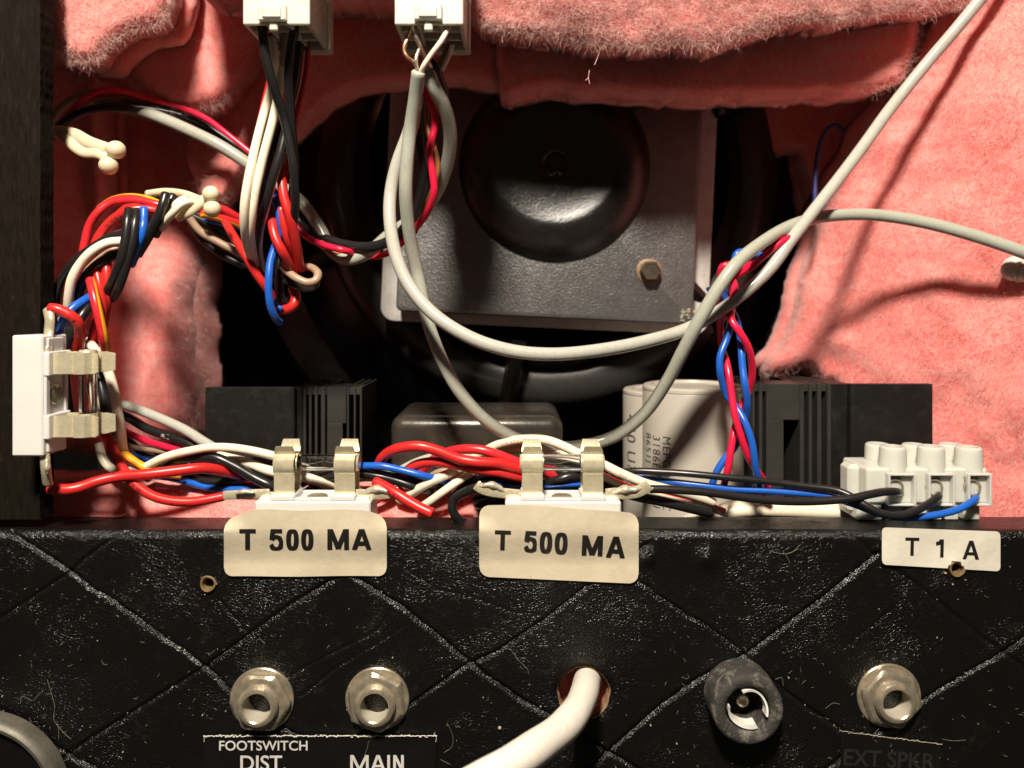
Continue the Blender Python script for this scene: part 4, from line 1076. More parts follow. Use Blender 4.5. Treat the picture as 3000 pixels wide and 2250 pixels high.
# ---------------------------------------------------------------- screw inserts
for px, py, lab in ((612, 1708, 'small brass screw insert in the panel below the left T 500 MA sticker'), (2801, 1664, 'small brass screw insert cutting the T 1 A sticker')):
    x, z = PX(px), PZ(py); root = empty('screw_insert', (x*MM, D0*MM, z*MM), lab, 'insert', 'screw inserts'); L = np.array(root.location)
    mb = MB(); pr = [(.5, 1.9), (.75, 1.75), (.7, 1.45)]
    for k in range(14): pr += [(.3-k*.45, 1.42 if k % 2 else 1.25)]
    pr += [(-7, 1.2), (-7, .01)]
    mb.lathe(pr, 28, (x, D0, z), rad=lambda a: 1+.04*math.sin(3*a+1)); o = mb.build('threaded_sleeve', M['insert'], root, 'auto', L); fixnormals(o); autosmooth(o, 50)
    mb = MB()
    for k in range(4):
        a = R.rand()*6.28; rr = 1.9+R.rand()**2*2.2; s_ = .04+.13*R.rand()**2; cx_, cz_ = x+rr*math.cos(a), z+rr*math.sin(a)
        mb.box(cx_-s_*1.6, cx_+s_*1.6, D0-.55-s_, D0-.2, cz_-s_, cz_+s_, .05)
    mb.build('splinter', M['speck'], root, False, L)

# ---------------------------------------------------------------- jack sockets
def jack(px, py, label, rot, seed):
    x, z = PX(px), PZ(py); root = empty('jack_socket', (x*MM, D0*MM, z*MM), label, 'jack socket', 'nickel jack sockets'); L = np.array(root.location)
    mb = MB(); mb.lathe([(-.1, 7.3), (.45, 7.3), (.62, 7.1), (.62, 5)], 64, (x, D0, z)); o = mb.build('washer', M['steel'], root, 'auto', L); fixnormals(o); autosmooth(o)
    # hexagon nut with chamfered corners
    n = 48; mb = MB()
    def hexr(a):
        t = (a+math.radians(rot)) % (math.pi/3)-math.pi/6; return 1/math.cos(t)
    V = []; prof = [(.6, 6.15, 1), (1.9, 6.15, 1), (2.45, 5.75, .5), (2.6, 5.3, 0), (2.6, 4.0, 0)]
    for h, r, w in prof:
        for i in range(n):
            a = 2*math.pi*i/n; rr = r*(1+(hexr(a)-1)*w) if w < 1 else min(r*hexr(a), 7.0); V.append((x+rr*math.cos(a), D0-h, z+rr*math.sin(a)))
    F = [(j*n+i, j*n+(i+1) % n, (j+1)*n+(i+1) % n, (j+1)*n+i) for j in range(len(prof)-1) for i in range(n)]
    mb.add(V, F); o = mb.build('nut', M['steel'], root, 'auto', L); fixnormals(o); autosmooth(o, 25)
    mb = MB(); pr = [(2.0, 4.6)]
    for k in range(3): pr += [(2.75+k*.42, 4.62), (2.95+k*.42, 4.28)]
    pr += [(4.1, 4.35), (4.3, 4.05), (4.3, 3.45), (4.05, 3.2)]
    mb.lathe(pr, 56, (x, D0, z)); o = mb.build('threaded_bush', M['steel'], root, 'auto', L); fixnormals(o); autosmooth(o, 40)
    mb = MB(); mb.lathe([(4.05, 3.2), (-6, 3.15), (-6, .01)], 48, (x, D0, z)); o = mb.build('bore', M['steelin'], root, 'auto', L); fixnormals(o); autosmooth(o, 40)
    return root
jack(769, 2047, 'rusty nickel jack socket above the FOOTSWITCH DIST. lettering', 3, 1)
jack(1106, 2046, 'nickel jack socket above the MAIN lettering', 23, 2)
jack(2602, 2036, 'nickel jack socket at the right beside the dusty rubber ring', 12, 3)

# ---------------------------------------------------------------- dusty rubber socket with broken white ring
x, z = PX(2163), PZ(2030)
rt = empty('rubber_socket', (x*MM, D0*MM, z*MM), 'dusty black rubber socket ring with a broken white ring inside', 'socket'); L = np.array(rt.location)
mb = MB(); mb.lathe([(-.5, 7.9), (1.5, 8.0), (6.5, 7.85), (7.3, 7.6), (7.7, 7.0), (7.7, 5.9), (7.3, 5.2), (6.8, 4.95), (5, 4.7), (-4, 4.6), (-4, .01)], 72, (x, D0, z), rad=lambda a: 1+.006*math.sin(7*a)+.004*math.sin(23*a))
o = mb.build('rubber_body', M['rubber'], rt, 'auto', L); fixnormals(o); autosmooth(o, 40)
for a0, a1, r0, w_, h in ((-190, -62, 4.35, .75, 7.0), (-18, 108, 4.4, .42, 7.3)):
    pts = [(x+r0*math.cos(math.radians(a)), D0-h+.6*math.sin(math.radians(a*2)), z+r0*math.sin(math.radians(a))) for a in np.linspace(a0, a1, 26)]
    c = np.array(pts); t = np.gradient(c, axis=0); mbv = []; wv = np.linspace(w_*.45, w_*1.5, 26) if w_ > .5 else np.full(26, w_)
    V = []; 
    for i, p in enumerate(c):
        rd = np.array([p[0]-x, 0, p[2]-z]); rd /= np.linalg.norm(rd)
        for (q, yy) in ((0, 0), (-wv[i], 0.05), (-wv[i], 2.6), (0, 2.6)): V.append(p+rd*q+np.array([0, yy, 0]))
    F = [(i*4+k, i*4+(k+1) % 4, (i+1)*4+(k+1) % 4, (i+1)*4+k) for i in range(25) for k in range(4)]+[(0, 1, 2, 3), (103, 102, 101, 100)]
    part('white_ring', V, F, M['whiteplastic'], rt)
mb = MB(); mb.lathe([(2.0, 1.4), (2.6, 1.3), (2.6, 1.0), (1.5, .9), (1.5, .01)], 24, (x+.3, D0, z-.6)); o = mb.build('centre_contact', M['clear'], rt, 'auto', L); fixnormals(o)

# ---------------------------------------------------------------- thick ivory cord through the hole
wire('power_cord', 'cream', 10, [(1745,1965,182),(1722,1990,172),(1712,2030,163),(1690,2080,154),(1650,2130,146),(1585,2180,138),(1510,2230,131),(1400,2295,124),(1270,2375,118)], 'thick ivory cord coming out of the torn round hole in the panel', cat='cord', sides=28, jit=0)
cord = bpy.context.scene.objects['power_cord']
# rebuild with true radius 3.25 mm
c = crs(pathmm([(1745,1965,182),(1722,1990,172),(1712,2030,163),(1690,2080,154),(1650,2130,146),(1585,2180,138),(1510,2230,131),(1400,2295,124),(1270,2375,118)], 0), .8)
s = np.linspace(0, 1, len(c)); rr = 3.05*(1+.02*np.sin(s*30)+.03*np.exp(-((s-.18)/.05)**2))
V, F, _ = tube_geo(c, rr, 36); V = V+.05*np.stack([vnoise(V[:, 0]*2, V[:, 2]*2, 31, 2.)-.5]*3, 1)
loc = np.array(cord.location); me = cord.data; cord.data = mk('tmp', V*MM-loc, F, M['cord']).data
bpy.data.objects.remove(bpy.context.scene.objects['tmp']); cord.data.name = 'power_cord'
mb = MB(); x, z = PX(1710), PZ(2022)   # wood rim and a bit of pink wool inside the hole
o = batt('bits of pink wool seen inside the cord hole of the panel', [(1615,1960),(1810,1960),(1815,2120),(1610,2120)], lambda x, y: 174.5+5*np.exp(-((x-1712)/45)**2)+0*y, step=7, rnd_w=10, rnd_d=2, nf=260, nedge=0, seed=41, amp=1.0, thick=3, flen=(.6, 2))

# ---------------------------------------------------------------- metal-edged round cap at the bottom left corner
x, z = PX(-52, 168), PZ(2338, 168)
rt = empty('round_cap', (x*MM, .168, z*MM), 'black round cap with a worn silver rim in the bottom left corner', 'cap'); L = np.array(rt.location)
ro = 18.9
mb = MB(); mb.lathe([(-1, ro+.6), (1.6, ro+.4), (2.6, ro), (3.1, ro-.7), (2.9, ro-1.5), (2.2, ro-1.9)], 120, (x, 168, z)); o = mb.build('silver_rim', M['steel'], rt, 'auto', L); fixnormals(o); autosmooth(o); o.data.materials[0] = M['rim']
mb = MB(); mb.lathe([(2.1, ro-1.8), (1.2, ro-2.4), (1.0, 4), (1.0, .01)], 90, (x, 168, z)); o = mb.build('dished_face', M['bblack'], rt, 'auto', L); fixnormals(o); autosmooth(o)

# ---------------------------------------------------------------- white plug at the right edge
cp = P(2985, 790, 184.5)/MM
rt = empty('plastic_plug', cp*MM, 'pale grey plastic plug half sunk in the pink wool at the right edge', 'plug'); L = np.array(rt.location)
ax = np.array([.45, -.78, -.25]); ax /= np.linalg.norm(ax); u = np.cross(ax, [0, 0, 1.]); u /= np.linalg.norm(u); v = np.cross(ax, u)
def axlathe(name, prof, mat, n=40):
    V = [tuple(cp+ax*h+(u*math.cos(a)+v*math.sin(a))*r) for h, r in prof for a in np.linspace(0, 2*math.pi, n, endpoint=False)]
    F = [(j*n+i, j*n+(i+1) % n, (j+1)*n+(i+1) % n, (j+1)*n+i) for j in range(len(prof)-1) for i in range(n)]
    return part(name, V, F, mat, rt)
axlathe('body', [(-3.2, 2.2), (-2.2, 3.0), (-1, 3.2), (0, 2.9), (.2, 2.6)], M['boot'])
axlathe('collar', [(.2, 2.6), (.3, 3.1), (.9, 3.15), (1.1, 2.9), (1.2, 2.6), (1.5, 2.5), (1.7, 2.75), (2.2, 2.7), (2.4, 2.4), (2.3, 1.9), (2.5, 1.8), (2.5, .01)], M['boot'])

# ---------------------------------------------------------------- terminal block
dF = 176.0
tb = empty('terminal_block', P(2710, 1520, 182), 'milky white screw terminal block at right holding two black wires and a blue one', 'terminal block'); L = np.array(tb.location)
zf = ZT+.05
def X_(p, d=dF): return PX(p, d)
def Z_(p, d=dF): return PZ(p, d)
mb = MB(); mb.box(X_(2550), X_(2908), dF+1.6, dF+15, Z_(1482), Z_(1376), .5)
mb.box(X_(2512), X_(2552), dF+4.5, dF+10, zf+1, Z_(1374), .9)
o = mb.build('body', M['terminal'], tb, False, L); fixnormals(o)
for a, b_ in ((2525, 2600), (2612, 2662), (2672, 2712), (2722, 2778), (2788, 2828), (2842, 2891)):
    mb = MB(); mb.box(X_(a), X_(b_), dF+2.4, dF+13, zf, Z_(1480), .3); o = mb.build('foot', M['terminal'], tb, False, L); fixnormals(o)
for a, b_ in ((2604, 2686), (2722, 2800), (2838, 2908)):
    mb = MB(); t = .55; x0, x1, z0, z1 = X_(a), X_(b_), Z_(1484), Z_(1388)
    mb.box(x0, x0+t, dF, dF+1.8, z0, z1, .15); mb.box(x1-t, x1, dF, dF+1.8, z0, z1, .15)
    mb.box(x0+t, x1-t, dF+.02, dF+1.8, z1-t, z1-.02, .15); mb.box(x0+t, x1-t, dF+.02, dF+1.8, z0+.02, z0+t, .15)
    o = mb.build('entry_frame', M['terminal'], tb, False, L); fixnormals(o)
for p in (2630, 2746, 2858):
    mb = MB(); xx, zz = X_(p), Z_(1432)
    mb.lathe([(-.1, 2.0), (.5, 2.0), (.55, 1.75), (.3, 1.6), (-1.5, 1.55), (-1.5, .01)], 24, (xx, dF+1.5, zz)); 
    mb.box(xx-1.8, xx+1.4, dF+1.25, dF+1.9, zz+1.2, zz+3.0, .1)
    o = mb.build('brass_sleeve', M['steel'], tb, 'auto', L); fixnormals(o); autosmooth(o, 40)
for i, (p, dd, top, r) in enumerate(((2615, dF+4.2, 1313, 3.05), (2727, dF+4.2, 1313, 3.05), (2837, dF+4.2, 1315, 3.05), (2571, dF+11.8, 1305, 3.0), (2678, dF+11.8, 1307, 3.0), (2785, dF+11.8, 1306, 3.0))):
    xx = PX(p, dd); zt = PZ(top, dd-r); zb = PZ(1384, dF)
    mb = MB(); mb.lathe([(zb-zt-.6, r+.12), (-1.2, r), (-.35, r-.12), (0, r-.5), (0, r-.95), (-2.4, r-1.05), (-2.4, .01)], 36, (xx, dd, zt), 'z')
    o = mb.build('screw_tower', M['terminal'], tb, 'auto', L); fixnormals(o); autosmooth(o, 35)
    mb = MB(); mb.lathe([(-2.3, 1.8), (-1.9, 1.75), (-1.9, .01)], 20, (xx, dd, zt), 'z'); o = mb.build('clamp_screw', M['steel'], tb, 'auto', L); fixnormals(o)

# ---------------------------------------------------------------- bead cable ties
def tie(label, straps, beads, r):
    a = pathmm([beads[0]], beads[0][2])[0]*MM if False else P(beads[0][0], beads[0][1], beads[0][2])
    root = empty('cable_tie', a, label, 'cable tie', 'white beaded cable ties'); L = np.array(root.location)
    for pts, wd, fl in straps:
        V, F, _ = tube_geo(crs(pathmm(pts, 180), .6), wd, 12, fl); part('strap', V, F, M['tie'], root, ang=80)
    for (px, py, d) in beads:
        c = P(px, py, d)/MM; rr = r/FPX*d; mb = MB()
        mb.lathe([(rr*math.sin(t), rr*math.cos(t)*(1 if t < .2 else .985)) for t in np.linspace(-1.55, 1.55, 15)], 24, tuple(c)); o = mb.build('bead', M['tie'], root, 'auto', L); fixnormals(o); autosmooth(o, 80)
tie('upper white nylon tie with two round beads below the arched cable', [([(100,372,190),(119,380,189),(181,387,187),(217,394,186),(262,418,183),(312,436,181)], .85, 1.9), ([(181,390,187),(205,418,185),(245,446,183),(290,450,181),(312,462,181)], .8, 1.7)], [(340,439,180), (318,485,180)], 27)
tie('lower white nylon tie with two round beads gripping the left harness', [([(431,568,189),(482,562,186),(542,569,181),(588,586,178)], .75, 1.3), ([(520,633,178),(548,622,177),(575,603,177),(600,585,177)], .9, 1.6)], [(618,569,176), (622,612,176)], 25)

# ================================================================ WIRES
HL, HT, HC, HM, HR = ('wires of the left harness', 'wires hanging from the left plug connector', 'wires of the centre bundle', 'wires lying along the panel top', 'twisted red and blue pairs')
# --- the two long grey cables
wire('grey_cable', 'grey', 37, [(1226,285,175),(1216,320,174),(1196,390,175),(1163,480,176),(1145,560,176),(1142,640,174),(1158,740,172),(1195,830,170),(1270,920,167),(1380,990,165),(1500,1028,164),(1620,1038,164),(1750,1027,166),(1900,998,170),(2027,957,176),(2135,892,179),(2253,790,180),(2316,705,181),(2384,617,183),(2452,530,186),(2520,440,188),(2610,316,190),(2723,176,189),(2800,86,187),(2881,-14,185),(2960,-120,182)],
     'long shiny grey cable sweeping under the loudspeaker up to the top right corner', sides=24, cat='cable', group='long grey cables', key='g1', jit=0)
wire('grey_cable', 'greygreen', 37.5, [(1226,212,161.5),(1216,290,165),(1202,380,168),(1192,480,169),(1189,560,170),(1195,650,173),(1207,730,176),(1222,800,178),(1243,900,178),(1262,970,178),(1295,1055,178),(1345,1145,178),(1420,1228,180),(1510,1283,183),(1600,1308,185),(1700,1307,186),(1800,1278,186),(1887,1212,183),(1958,1110,178),(2000,1030,174),(2045,945,171),(2104,845,170),(2158,772,171),(2226,715,176),(2316,662,184),(2400,637,189),(2497,628,190),(2588,632,189),(2723,655,186),(2859,692,182),(3000,740,178),(3120,790,176)],
     'dull grey-green cable dipping to the transformer and arching out to the right edge', sides=24, cat='cable', group='long grey cables', key='g2', jit=0)
wire('grey_cable', 'greygreen', 37, [(1255,215,170),(1270,252,170),(1300,310,173),(1318,380,177),(1316,450,181),(1290,540,186),(1245,610,190),(1190,655,193),(1139,690,195),(1085,735,196),(1025,760,197),(975,738,199),(935,665,201),(880,590,203),(800,530,205),(735,486,203),(650,430,202),(560,385,202),(480,350,203),(420,328,205),(350,312,207),(290,305,209)],
     'grey cable looping down from the centre plug and back behind the left bundle', sides=24, cat='cable', group='long grey cables', jit=0, key='g3')
# --- arched cable, upper left
wire('black_cable', 'black', 24, [(120,500,199),(128,440,199),(160,385,200),(215,342,201),(290,316,202),(370,314,203),(450,322,205),(540,342,207),(620,380,208),(690,425,208),(760,475,208)], 'thick black cable arching out from behind the side board at upper left', cat='cable', jit=0, sides=20)
wire('brown_wire', 'tan', 22, [(120,430,205),(140,370,205),(185,310,206),(240,280,206),(300,272,206),(380,290,207),(430,310,208)], 'dull brown wire on the outside of the upper left arch', jit=0)
wire('rose_wire', 'pinkred', 17, [(170,368,203),(200,335,202),(245,290,201),(300,266,201),(360,268,202),(420,285,204),(520,312,205),(600,345,204),(660,388,203),(740,452,203)], 'rose red wire riding on top of the upper left arch', jit=0)
wire('brown_wire', 'brown', 14, [(240,296,202),(300,285,203),(370,285,204),(440,305,206),(540,335,209),(640,385,209)], 'thin brown wire between rose and black on the upper left arch', jit=0)
# --- left plug bundle
wire('black_wire', 'black', 23, [(769,50,162),(769,83,162),(775,145,163),(795,235,165),(813,289,167),(831,344,169),(850,430,170),(862,506,171),(866,590,174),(858,660,178),(845,740,183),(835,800,188)], 'black wire crossing in front of the cream pair below the left plug', group=HT, key='bk1')
wire('black_wire', 'black', 23, [(864,50,163),(862,90,163),(851,145,165),(845,217,167),(850,307,170),(858,398,173),(866,480,177),(855,580,182),(850,650,186),(846,720,190)], 'shiny black wire straight down from the middle of the left plug', group=HT)
wire('black_wire', 'black', 22, [(884,70,170),(878,130,171),(870,210,173),(850,300,176),(822,370,176),(802,425,176),(778,490,177),(757,560,178),(744,620,180),(736,690,181),(742,745,184),(765,795,188),(800,825,192)], 'black wire running behind then down the left of the hanging bundle', group=HT)
wire('black_wire', 'black', 24, [(866,180,173),(855,270,176),(838,370,175),(820,455,174),(803,510,174),(786,570,175),(772,625,177),(760,680,180),(758,740,184),(772,790,188)], 'worn black wire with a white stripe in the hanging bundle', stripe='white', sw=2, sph=7, group=HT)
wire('grey_sleeve', 'sleeve', 19, [(826,80,168),(829,120,168),(831,166,169),(829,192,170)], 'translucent grey sleeve over a cream wire under the left plug', cat='sleeve')
wire('cream_wire', 'cream', 23, [(830,180,170),(823,220,171),(815,280,172),(800,350,172),(783,420,172),(765,490,172),(748,560,172),(738,625,173),(733,690,176),(740,740,181),(752,780,187),(765,810,193)], 'cream wire coming out of the grey sleeve under the left plug', group=HT, key='cr1')
wire('cream_wire', 'cream', 23, [(795,110,167),(803,165,168),(806,215,171),(795,260,174),(778,320,174),(760,385,173),(742,455,172),(728,520,171),(717,590,171),(715,650,173),(722,705,177),(738,760,184),(760,800,191)], 'cream wire on the left side of the hanging bundle', group=HT)
wire('red_wire', 'red', 16, [(789,90,168),(793,130,169),(798,165,171),(792,220,176),(778,280,177),(764,340,177),(750,410,177),(742,470,178),(738,540,180)], 'thin red wire edging the cream wires at left of the hanging bundle', group=HT)
wire('red_wire', 'red', 16, [(902,100,173),(902,150,173),(898,205,174),(886,268,176),(869,344,178),(850,430,180),(835,520,180),(822,590,179)], 'red wire falling from the right corner of the left plug', group=HT)
wire('red_wire', 'red', 25, [(818,480,178),(824,520,177),(832,580,176),(846,625,176),(860,680,178),(872,735,181),(880,790,185)], 'red wire on the right of the hanging bundle bottom', group=HT)
wire('red_wire', 'red', 24, [(795,620,181),(799,665,178),(808,700,177),(826,735,177),(846,775,180),(862,812,185)], 'red wire crossing to the right over the blue one', group=HT)
wire('red_wire', 'red', 22, [(822,610,179),(832,655,179),(842,700,180),(858,745,183),(868,790,187)], 'middle one of the three red wires at the bundle bottom', group=HT)
wire('blue_wire', 'blue', 20, [(782,500,180),(796,560,180),(812,605,179),(820,640,179),(820,680,180),(808,720,180),(794,765,179),(788,810,178),(787,850,178),(793,897,179),(806,930,181),(820,945,184)], 'blue wire hanging lowest from the left plug bundle', group=HT)
wire('blue_wire', 'blue', 15, [(826,905,184),(812,898,184),(805,880,185),(812,930,186),(820,948,188)], 'short blue bend behind the lowest loop', group=HT, jit=0)
wire('brown_wire', 'tan', 21, [(826,778,184),(848,800,181),(872,817,180),(902,828,180),(924,822,180),(932,806,181),(922,790,184),(902,782,187),(885,786,189)], 'tan wire making a small round loop at the bundle bottom', group=HT, stripe='red', sw=3, sph=6, jit=0)
wire('black_wire', 'black', 22, [(820,740,187),(818,790,186),(818,840,187),(828,885,188),(845,880,190)], 'short black wire behind the lowest blue loop', group=HT, jit=0)
wire('black_wire', 'black', 18, [(835,820,184),(860,835,184),(890,848,186),(915,845,188),(928,830,190)], 'black wire curving under the small tan loop', group=HT, jit=0)
wire('red_wire', 'red', 22, [(660,650,192),(682,688,188),(704,724,185),(722,752,183),(742,788,183),(772,832,184),(794,862,186),(808,890,188),(822,908,189)], 'red wire sweeping down left of the blue loop', group=HT, jit=0)
wire('red_wire', 'red', 26, [(822,908,187),(845,905,186),(862,890,186),(866,868,187),(858,845,189)], 'short red bend at the very bottom of the hanging bundle', group=HT, jit=0)
# --- harness running from the lower tie to the hanging bundle
wire('red_wire', 'crimson', 22, [(600,612,190),(646,612,193),(680,628,195),(705,645,197),(735,675,199)], 'dark red wire from the lower tie, topmost of that run', group=HC, jit=0)
wire('red_wire', 'red', 22, [(590,625,190),(636,636,193),(677,647,195),(712,664,197),(740,690,199)], 'red wire from the lower tie, just under the topmost', group=HC, stripe='yellow', sw=3, jit=0)
wire('blue_wire', 'blue', 19, [(600,640,194),(640,650,195),(677,659,196),(720,673,198),(750,690,200)], 'blue wire between the lower tie and the hanging bundle', group=HC, jit=0)
wire('black_wire', 'black', 24, [(560,632,196),(604,652,197),(650,675,198),(690,695,199),(730,715,201)], 'black wire between the lower tie and the hanging bundle', group=HC, stripe='white', sw=2, sph=5, jit=0)
wire('brown_wire', 'tan', 20, [(540,615,193),(556,640,194),(589,680,195),(636,708,196),(683,733,197),(720,755,199)], 'tan wire curving low between the lower tie and the bundle', group=HC, jit=0)
wire('brown_wire', 'tan', 18, [(575,630,197),(604,665,198),(642,696,199),(677,718,200),(722,745,201)], 'second tan wire curving between the lower tie and the bundle', group=HC, jit=0)
wire('black_wire', 'black', 20, [(548,630,199),(563,655,200),(595,702,202),(658,750,203),(722,780,204)], 'black wire lowest of the run from the lower tie', group=HC, jit=0)
# --- run between the bundle and the centre plug
wire('black_cable', 'black', 30, [(840,600,203),(866,636,203),(896,668,202),(943,695,200),(1006,716,197),(1070,724,194),(1117,716,192),(1165,690,190),(1205,640,188),(1232,570,186),(1240,500,184),(1232,430,182),(1225,380,181)], 'black cable lying above the grey loop right of the hanging bundle', cat='cable', jit=0, sides=20)
wire('rose_wire', 'pinkred', 18, [(845,640,198),(864,658,198),(896,692,197),(943,716,195),(1006,733,193),(1050,744,198),(1095,752,201),(1133,743,199),(1165,722,193),(1205,680,186),(1240,640,183),(1262,600,180),(1272,560,178),(1266,500,177),(1258,450,177),(1264,412,177),(1274,370,177),(1272,330,176),(1256,290,175),(1245,250,174)], 'rose red wire twisting beside the grey cables and back to the bundle', group=HC, jit=0)
wire('brown_wire', 'brown', 17, [(900,690,200),(943,722,199),(975,738,197),(1022,748,198),(1060,745,200),(1100,735,203)], 'brown wire peeking out under the rose wire', group=HC, jit=0)
wire('brown_wire', 'brown', 16, [(1318,100,171),(1315,130,171),(1297,172,172),(1272,220,174),(1254,290,180),(1250,340,180),(1256,385,179),(1272,434,178),(1283,488,178),(1276,530,179),(1258,580,182),(1235,640,185),(1215,680,188)], 'brown wire spiralling round the rose wire below the centre plug', group=HC, jit=0)
wire('black_sleeve', 'black', 24, [(1258,178,172),(1276,200,173),(1294,240,176),(1308,300,180),(1306,350,184)], 'black sleeve behind the right grey cable below the centre plug', cat='sleeve', jit=0)
wire('clear_wire', 'clear', 16, [(1318,60,160.5),(1312,83,160),(1298,112,159.5),(1283,134,159.5),(1262,162,160),(1242,192,160.5),(1233,212,161.5)], 'clear insulated wire crossing into the shiny cable end', group='stripped ends at the centre plug', jit=0)
wire('clear_wire', 'clear', 14, [(1325,130,170),(1319,152,171),(1306,182,172),(1294,206,173)], 'clear insulated wire at the right corner of the centre plug', group='stripped ends at the centre plug', jit=0)
wire('clear_wire', 'copper', 13, [(1205,85,162),(1200,108,161.5),(1187,128,161),(1184,150,161),(1194,168,161),(1211,182,161.5),(1224,200,162)], 'copper coloured loop at the left of the centre plug', group='stripped ends at the centre plug', jit=0)
wire('braided_screen', 'braid', 15, [(1208,60,161),(1211,87,160.5),(1220,112,160.5),(1229,134,161.5),(1240,156,164),(1252,178,167),(1262,198,169)], 'tinned braid strand going right below the centre plug', group='stripped ends at the centre plug', jit=.2, key='br')
wire('braided_screen', 'braid', 12, [(1236,130,163),(1226,150,161.5),(1219,172,161),(1222,205,161.5)], 'short tinned braid strand entering the left grey cable', group='stripped ends at the centre plug', jit=.1)
wire('clear_wire', 'clear', 13, [(1240,150,172),(1252,190,172),(1250,225,172),(1258,245,172)], 'pale stripped core entering the right grey cable', group='stripped ends at the centre plug', jit=0)
wire('clear_wire', 'clear', 10, [(1229,307,177),(1226,350,177),(1217,390,178)], 'thin copper strand between the two hanging grey cables', group='stripped ends at the centre plug', jit=0)
# --- left harness above the upright fuse
wire('red_wire', 'crimson', 22, [(238,800,181),(244,738,181),(250,705,181),(262,660,181),(286,624,181),(325,596,182),(377,587,182),(420,590,182),(460,600,182),(540,620,184)], 'crimson wire, outermost on the left harness bend', group=HL)
wire('red_wire', 'crimson', 19, [(290,612,184),(331,586,184),(371,577,184),(407,578,184),(440,585,183),(470,597,183),(550,615,186)], 'red wire with a yellow stripe along the top of the bend', stripe='yellow', sw=6, sph=6, group=HL)
wire('red_wire', 'red', 23, [(272,745,179),(283,705,178),(301,675,178),(325,648,178),(356,625,178),(392,612,178),(430,612,179),(465,618,180),(540,632,184)], 'scarlet printed wire below the crimson one on the bend', group=HL, key='rp0')
wire('red_wire', 'red', 16, [(345,625,182),(372,605,182),(410,600,182),(470,606,183)], 'short scarlet wire between the two reds on the bend', group=HL, jit=0)
wire('black_wire', 'black', 22, [(398,668,177),(362,683,177),(316,698,177),(271,725,177),(226,758,177),(187,805,178),(169,845,179),(163,895,180),(172,955,182)], 'black wire with a thin white stripe arching over the cream wire', stripe='white', sw=2, sph=2, group=HL)
wire('red_wire', 'red', 8, [(380,692,176),(356,696,176),(320,704,176),(290,716,177)], 'very thin red line above the cream wire', group=HL, jit=0)
wire('cream_wire', 'cream', 24, [(395,704,177),(356,707,175),(316,712,174),(271,736,173),(235,773,173),(211,816,173),(202,862,174),(199,910,176),(200,960,180)], 'cream wire with black wires either side on the left harness', group=HL)
wire('brown_wire', 'tan', 14, [(350,724,178),(316,738,177),(285,760,177),(255,790,177),(238,820,178)], 'dull tan wire tucked under the cream one', group=HL, jit=0)
wire('black_wire', 'black', 26, [(370,728,179),(347,742,178),(301,765,177),(262,798,177),(240,832,177),(226,880,178),(222,930,180)], 'thick black wire inside the curve of the cream one', group=HL)
wire('black_wire', 'black', 23, [(378,615,176),(374,642,174),(368,696,173),(356,756,173),(340,800,174),(318,845,176),(300,890,180)], 'black wire crossing down in front of the reds, left one', group=HL, jit=0)
wire('black_wire', 'black', 24, [(400,618,177),(396,650,175),(386,711,174),(371,771,174),(350,835,175),(330,875,178)], 'black wire crossing down in front of the reds, right one', group=HL, jit=0)
wire('blue_wire', 'blue', 22, [(422,610,178),(421,640,177),(419,665,176),(412,700,176),(400,738,178),(385,775,182)], 'short blue wire between black wires on the left harness', group=HL, jit=0)
wire('black_wire', 'black', 24, [(486,568,176),(477,600,175),(465,632,175),(447,670,176),(428,706,178),(405,745,182)], 'black wire under the tie strap', group=HL, jit=0)
wire('black_wire', 'black', 22, [(508,572,179),(495,600,178),(480,640,178),(455,690,180)], 'second black wire behind the tie strap', group=HL, jit=0)
wire('cream_wire', 'cream', 20, [(474,668,179),(484,652,177),(508,622,175),(530,600,175),(556,590,176),(575,600,178)], 'cream wire end held by the lower tie', group=HL, jit=0)
wire('cream_wire', 'cream', 17, [(490,632,179),(506,608,178),(526,588,178),(545,580,179)], 'short cream wire behind the held cream end', group=HL, jit=0)
wire('red_wire', 'red', 25, [(312,765,178),(313,800,177),(315,850,177),(311,900,178),(302,945,180),(290,1000,182)], 'right red wire below the harness bend', group=HL)
wire('red_wire', 'red', 21, [(283,790,177),(290,830,176),(298,870,176),(304,910,177),(300,955,180)], 'middle red wire below the harness bend', group=HL)
wire('red_wire', 'crimson', 24, [(264,820,176),(272,850,174),(281,885,173),(293,935,173),(303,985,174),(309,1030,177),(307,1075,180)], 'crimson wire, front one below the harness bend', stripe='yellow', sw=2, sph=9, group=HL)
wire('red_wire', 'red', 20, [(262,1060,181),(268,1000,180),(278,950,180),(283,920,181)], 'red wire rising between the crimson and the fuse', group=HL, jit=0)
wire('blue_wire', 'blue', 23, [(268,868,176),(240,885,173),(210,906,171),(188,935,170),(175,970,171),(170,1010,174),(168,1060,178),(170,1150,181)], 'blue wire bending down behind the upper fuse clip', group=HL)
wire('black_wire', 'black', 26, [(262,895,180),(240,925,178),(215,965,177),(198,1000,177),(190,1050,178),(192,1130,180),(205,1220,182)], 'black wire behind the upright glass fuse', group=HL)
wire('red_wire', 'red', 27, [(147,903,166),(165,905,166),(190,915,166.5),(212,928,167),(228,946,168),(234,975,170),(231,1020,173),(230,1060,176)], 'scarlet printed wire soldered to the top lug of the upright holder', group=HL, jit=0, key='rp1')
wire('white_wire', 'white', 10, [(167,915,180),(170,935,179),(176,955,179),(184,972,180)], 'thin white wire beside the upper solder lug', group=HL, jit=0)
wire('cream_wire', 'cream', 24, [(225,950,189),(244,982,184),(262,1005,180),(289,1040,177),(315,1085,177),(332,1140,177),(343,1200,177),(353,1255,178.5),(359,1305,182),(368,1345,188),(380,1380,195)], 'cream wire passing right of the upright fuse', group=HL)
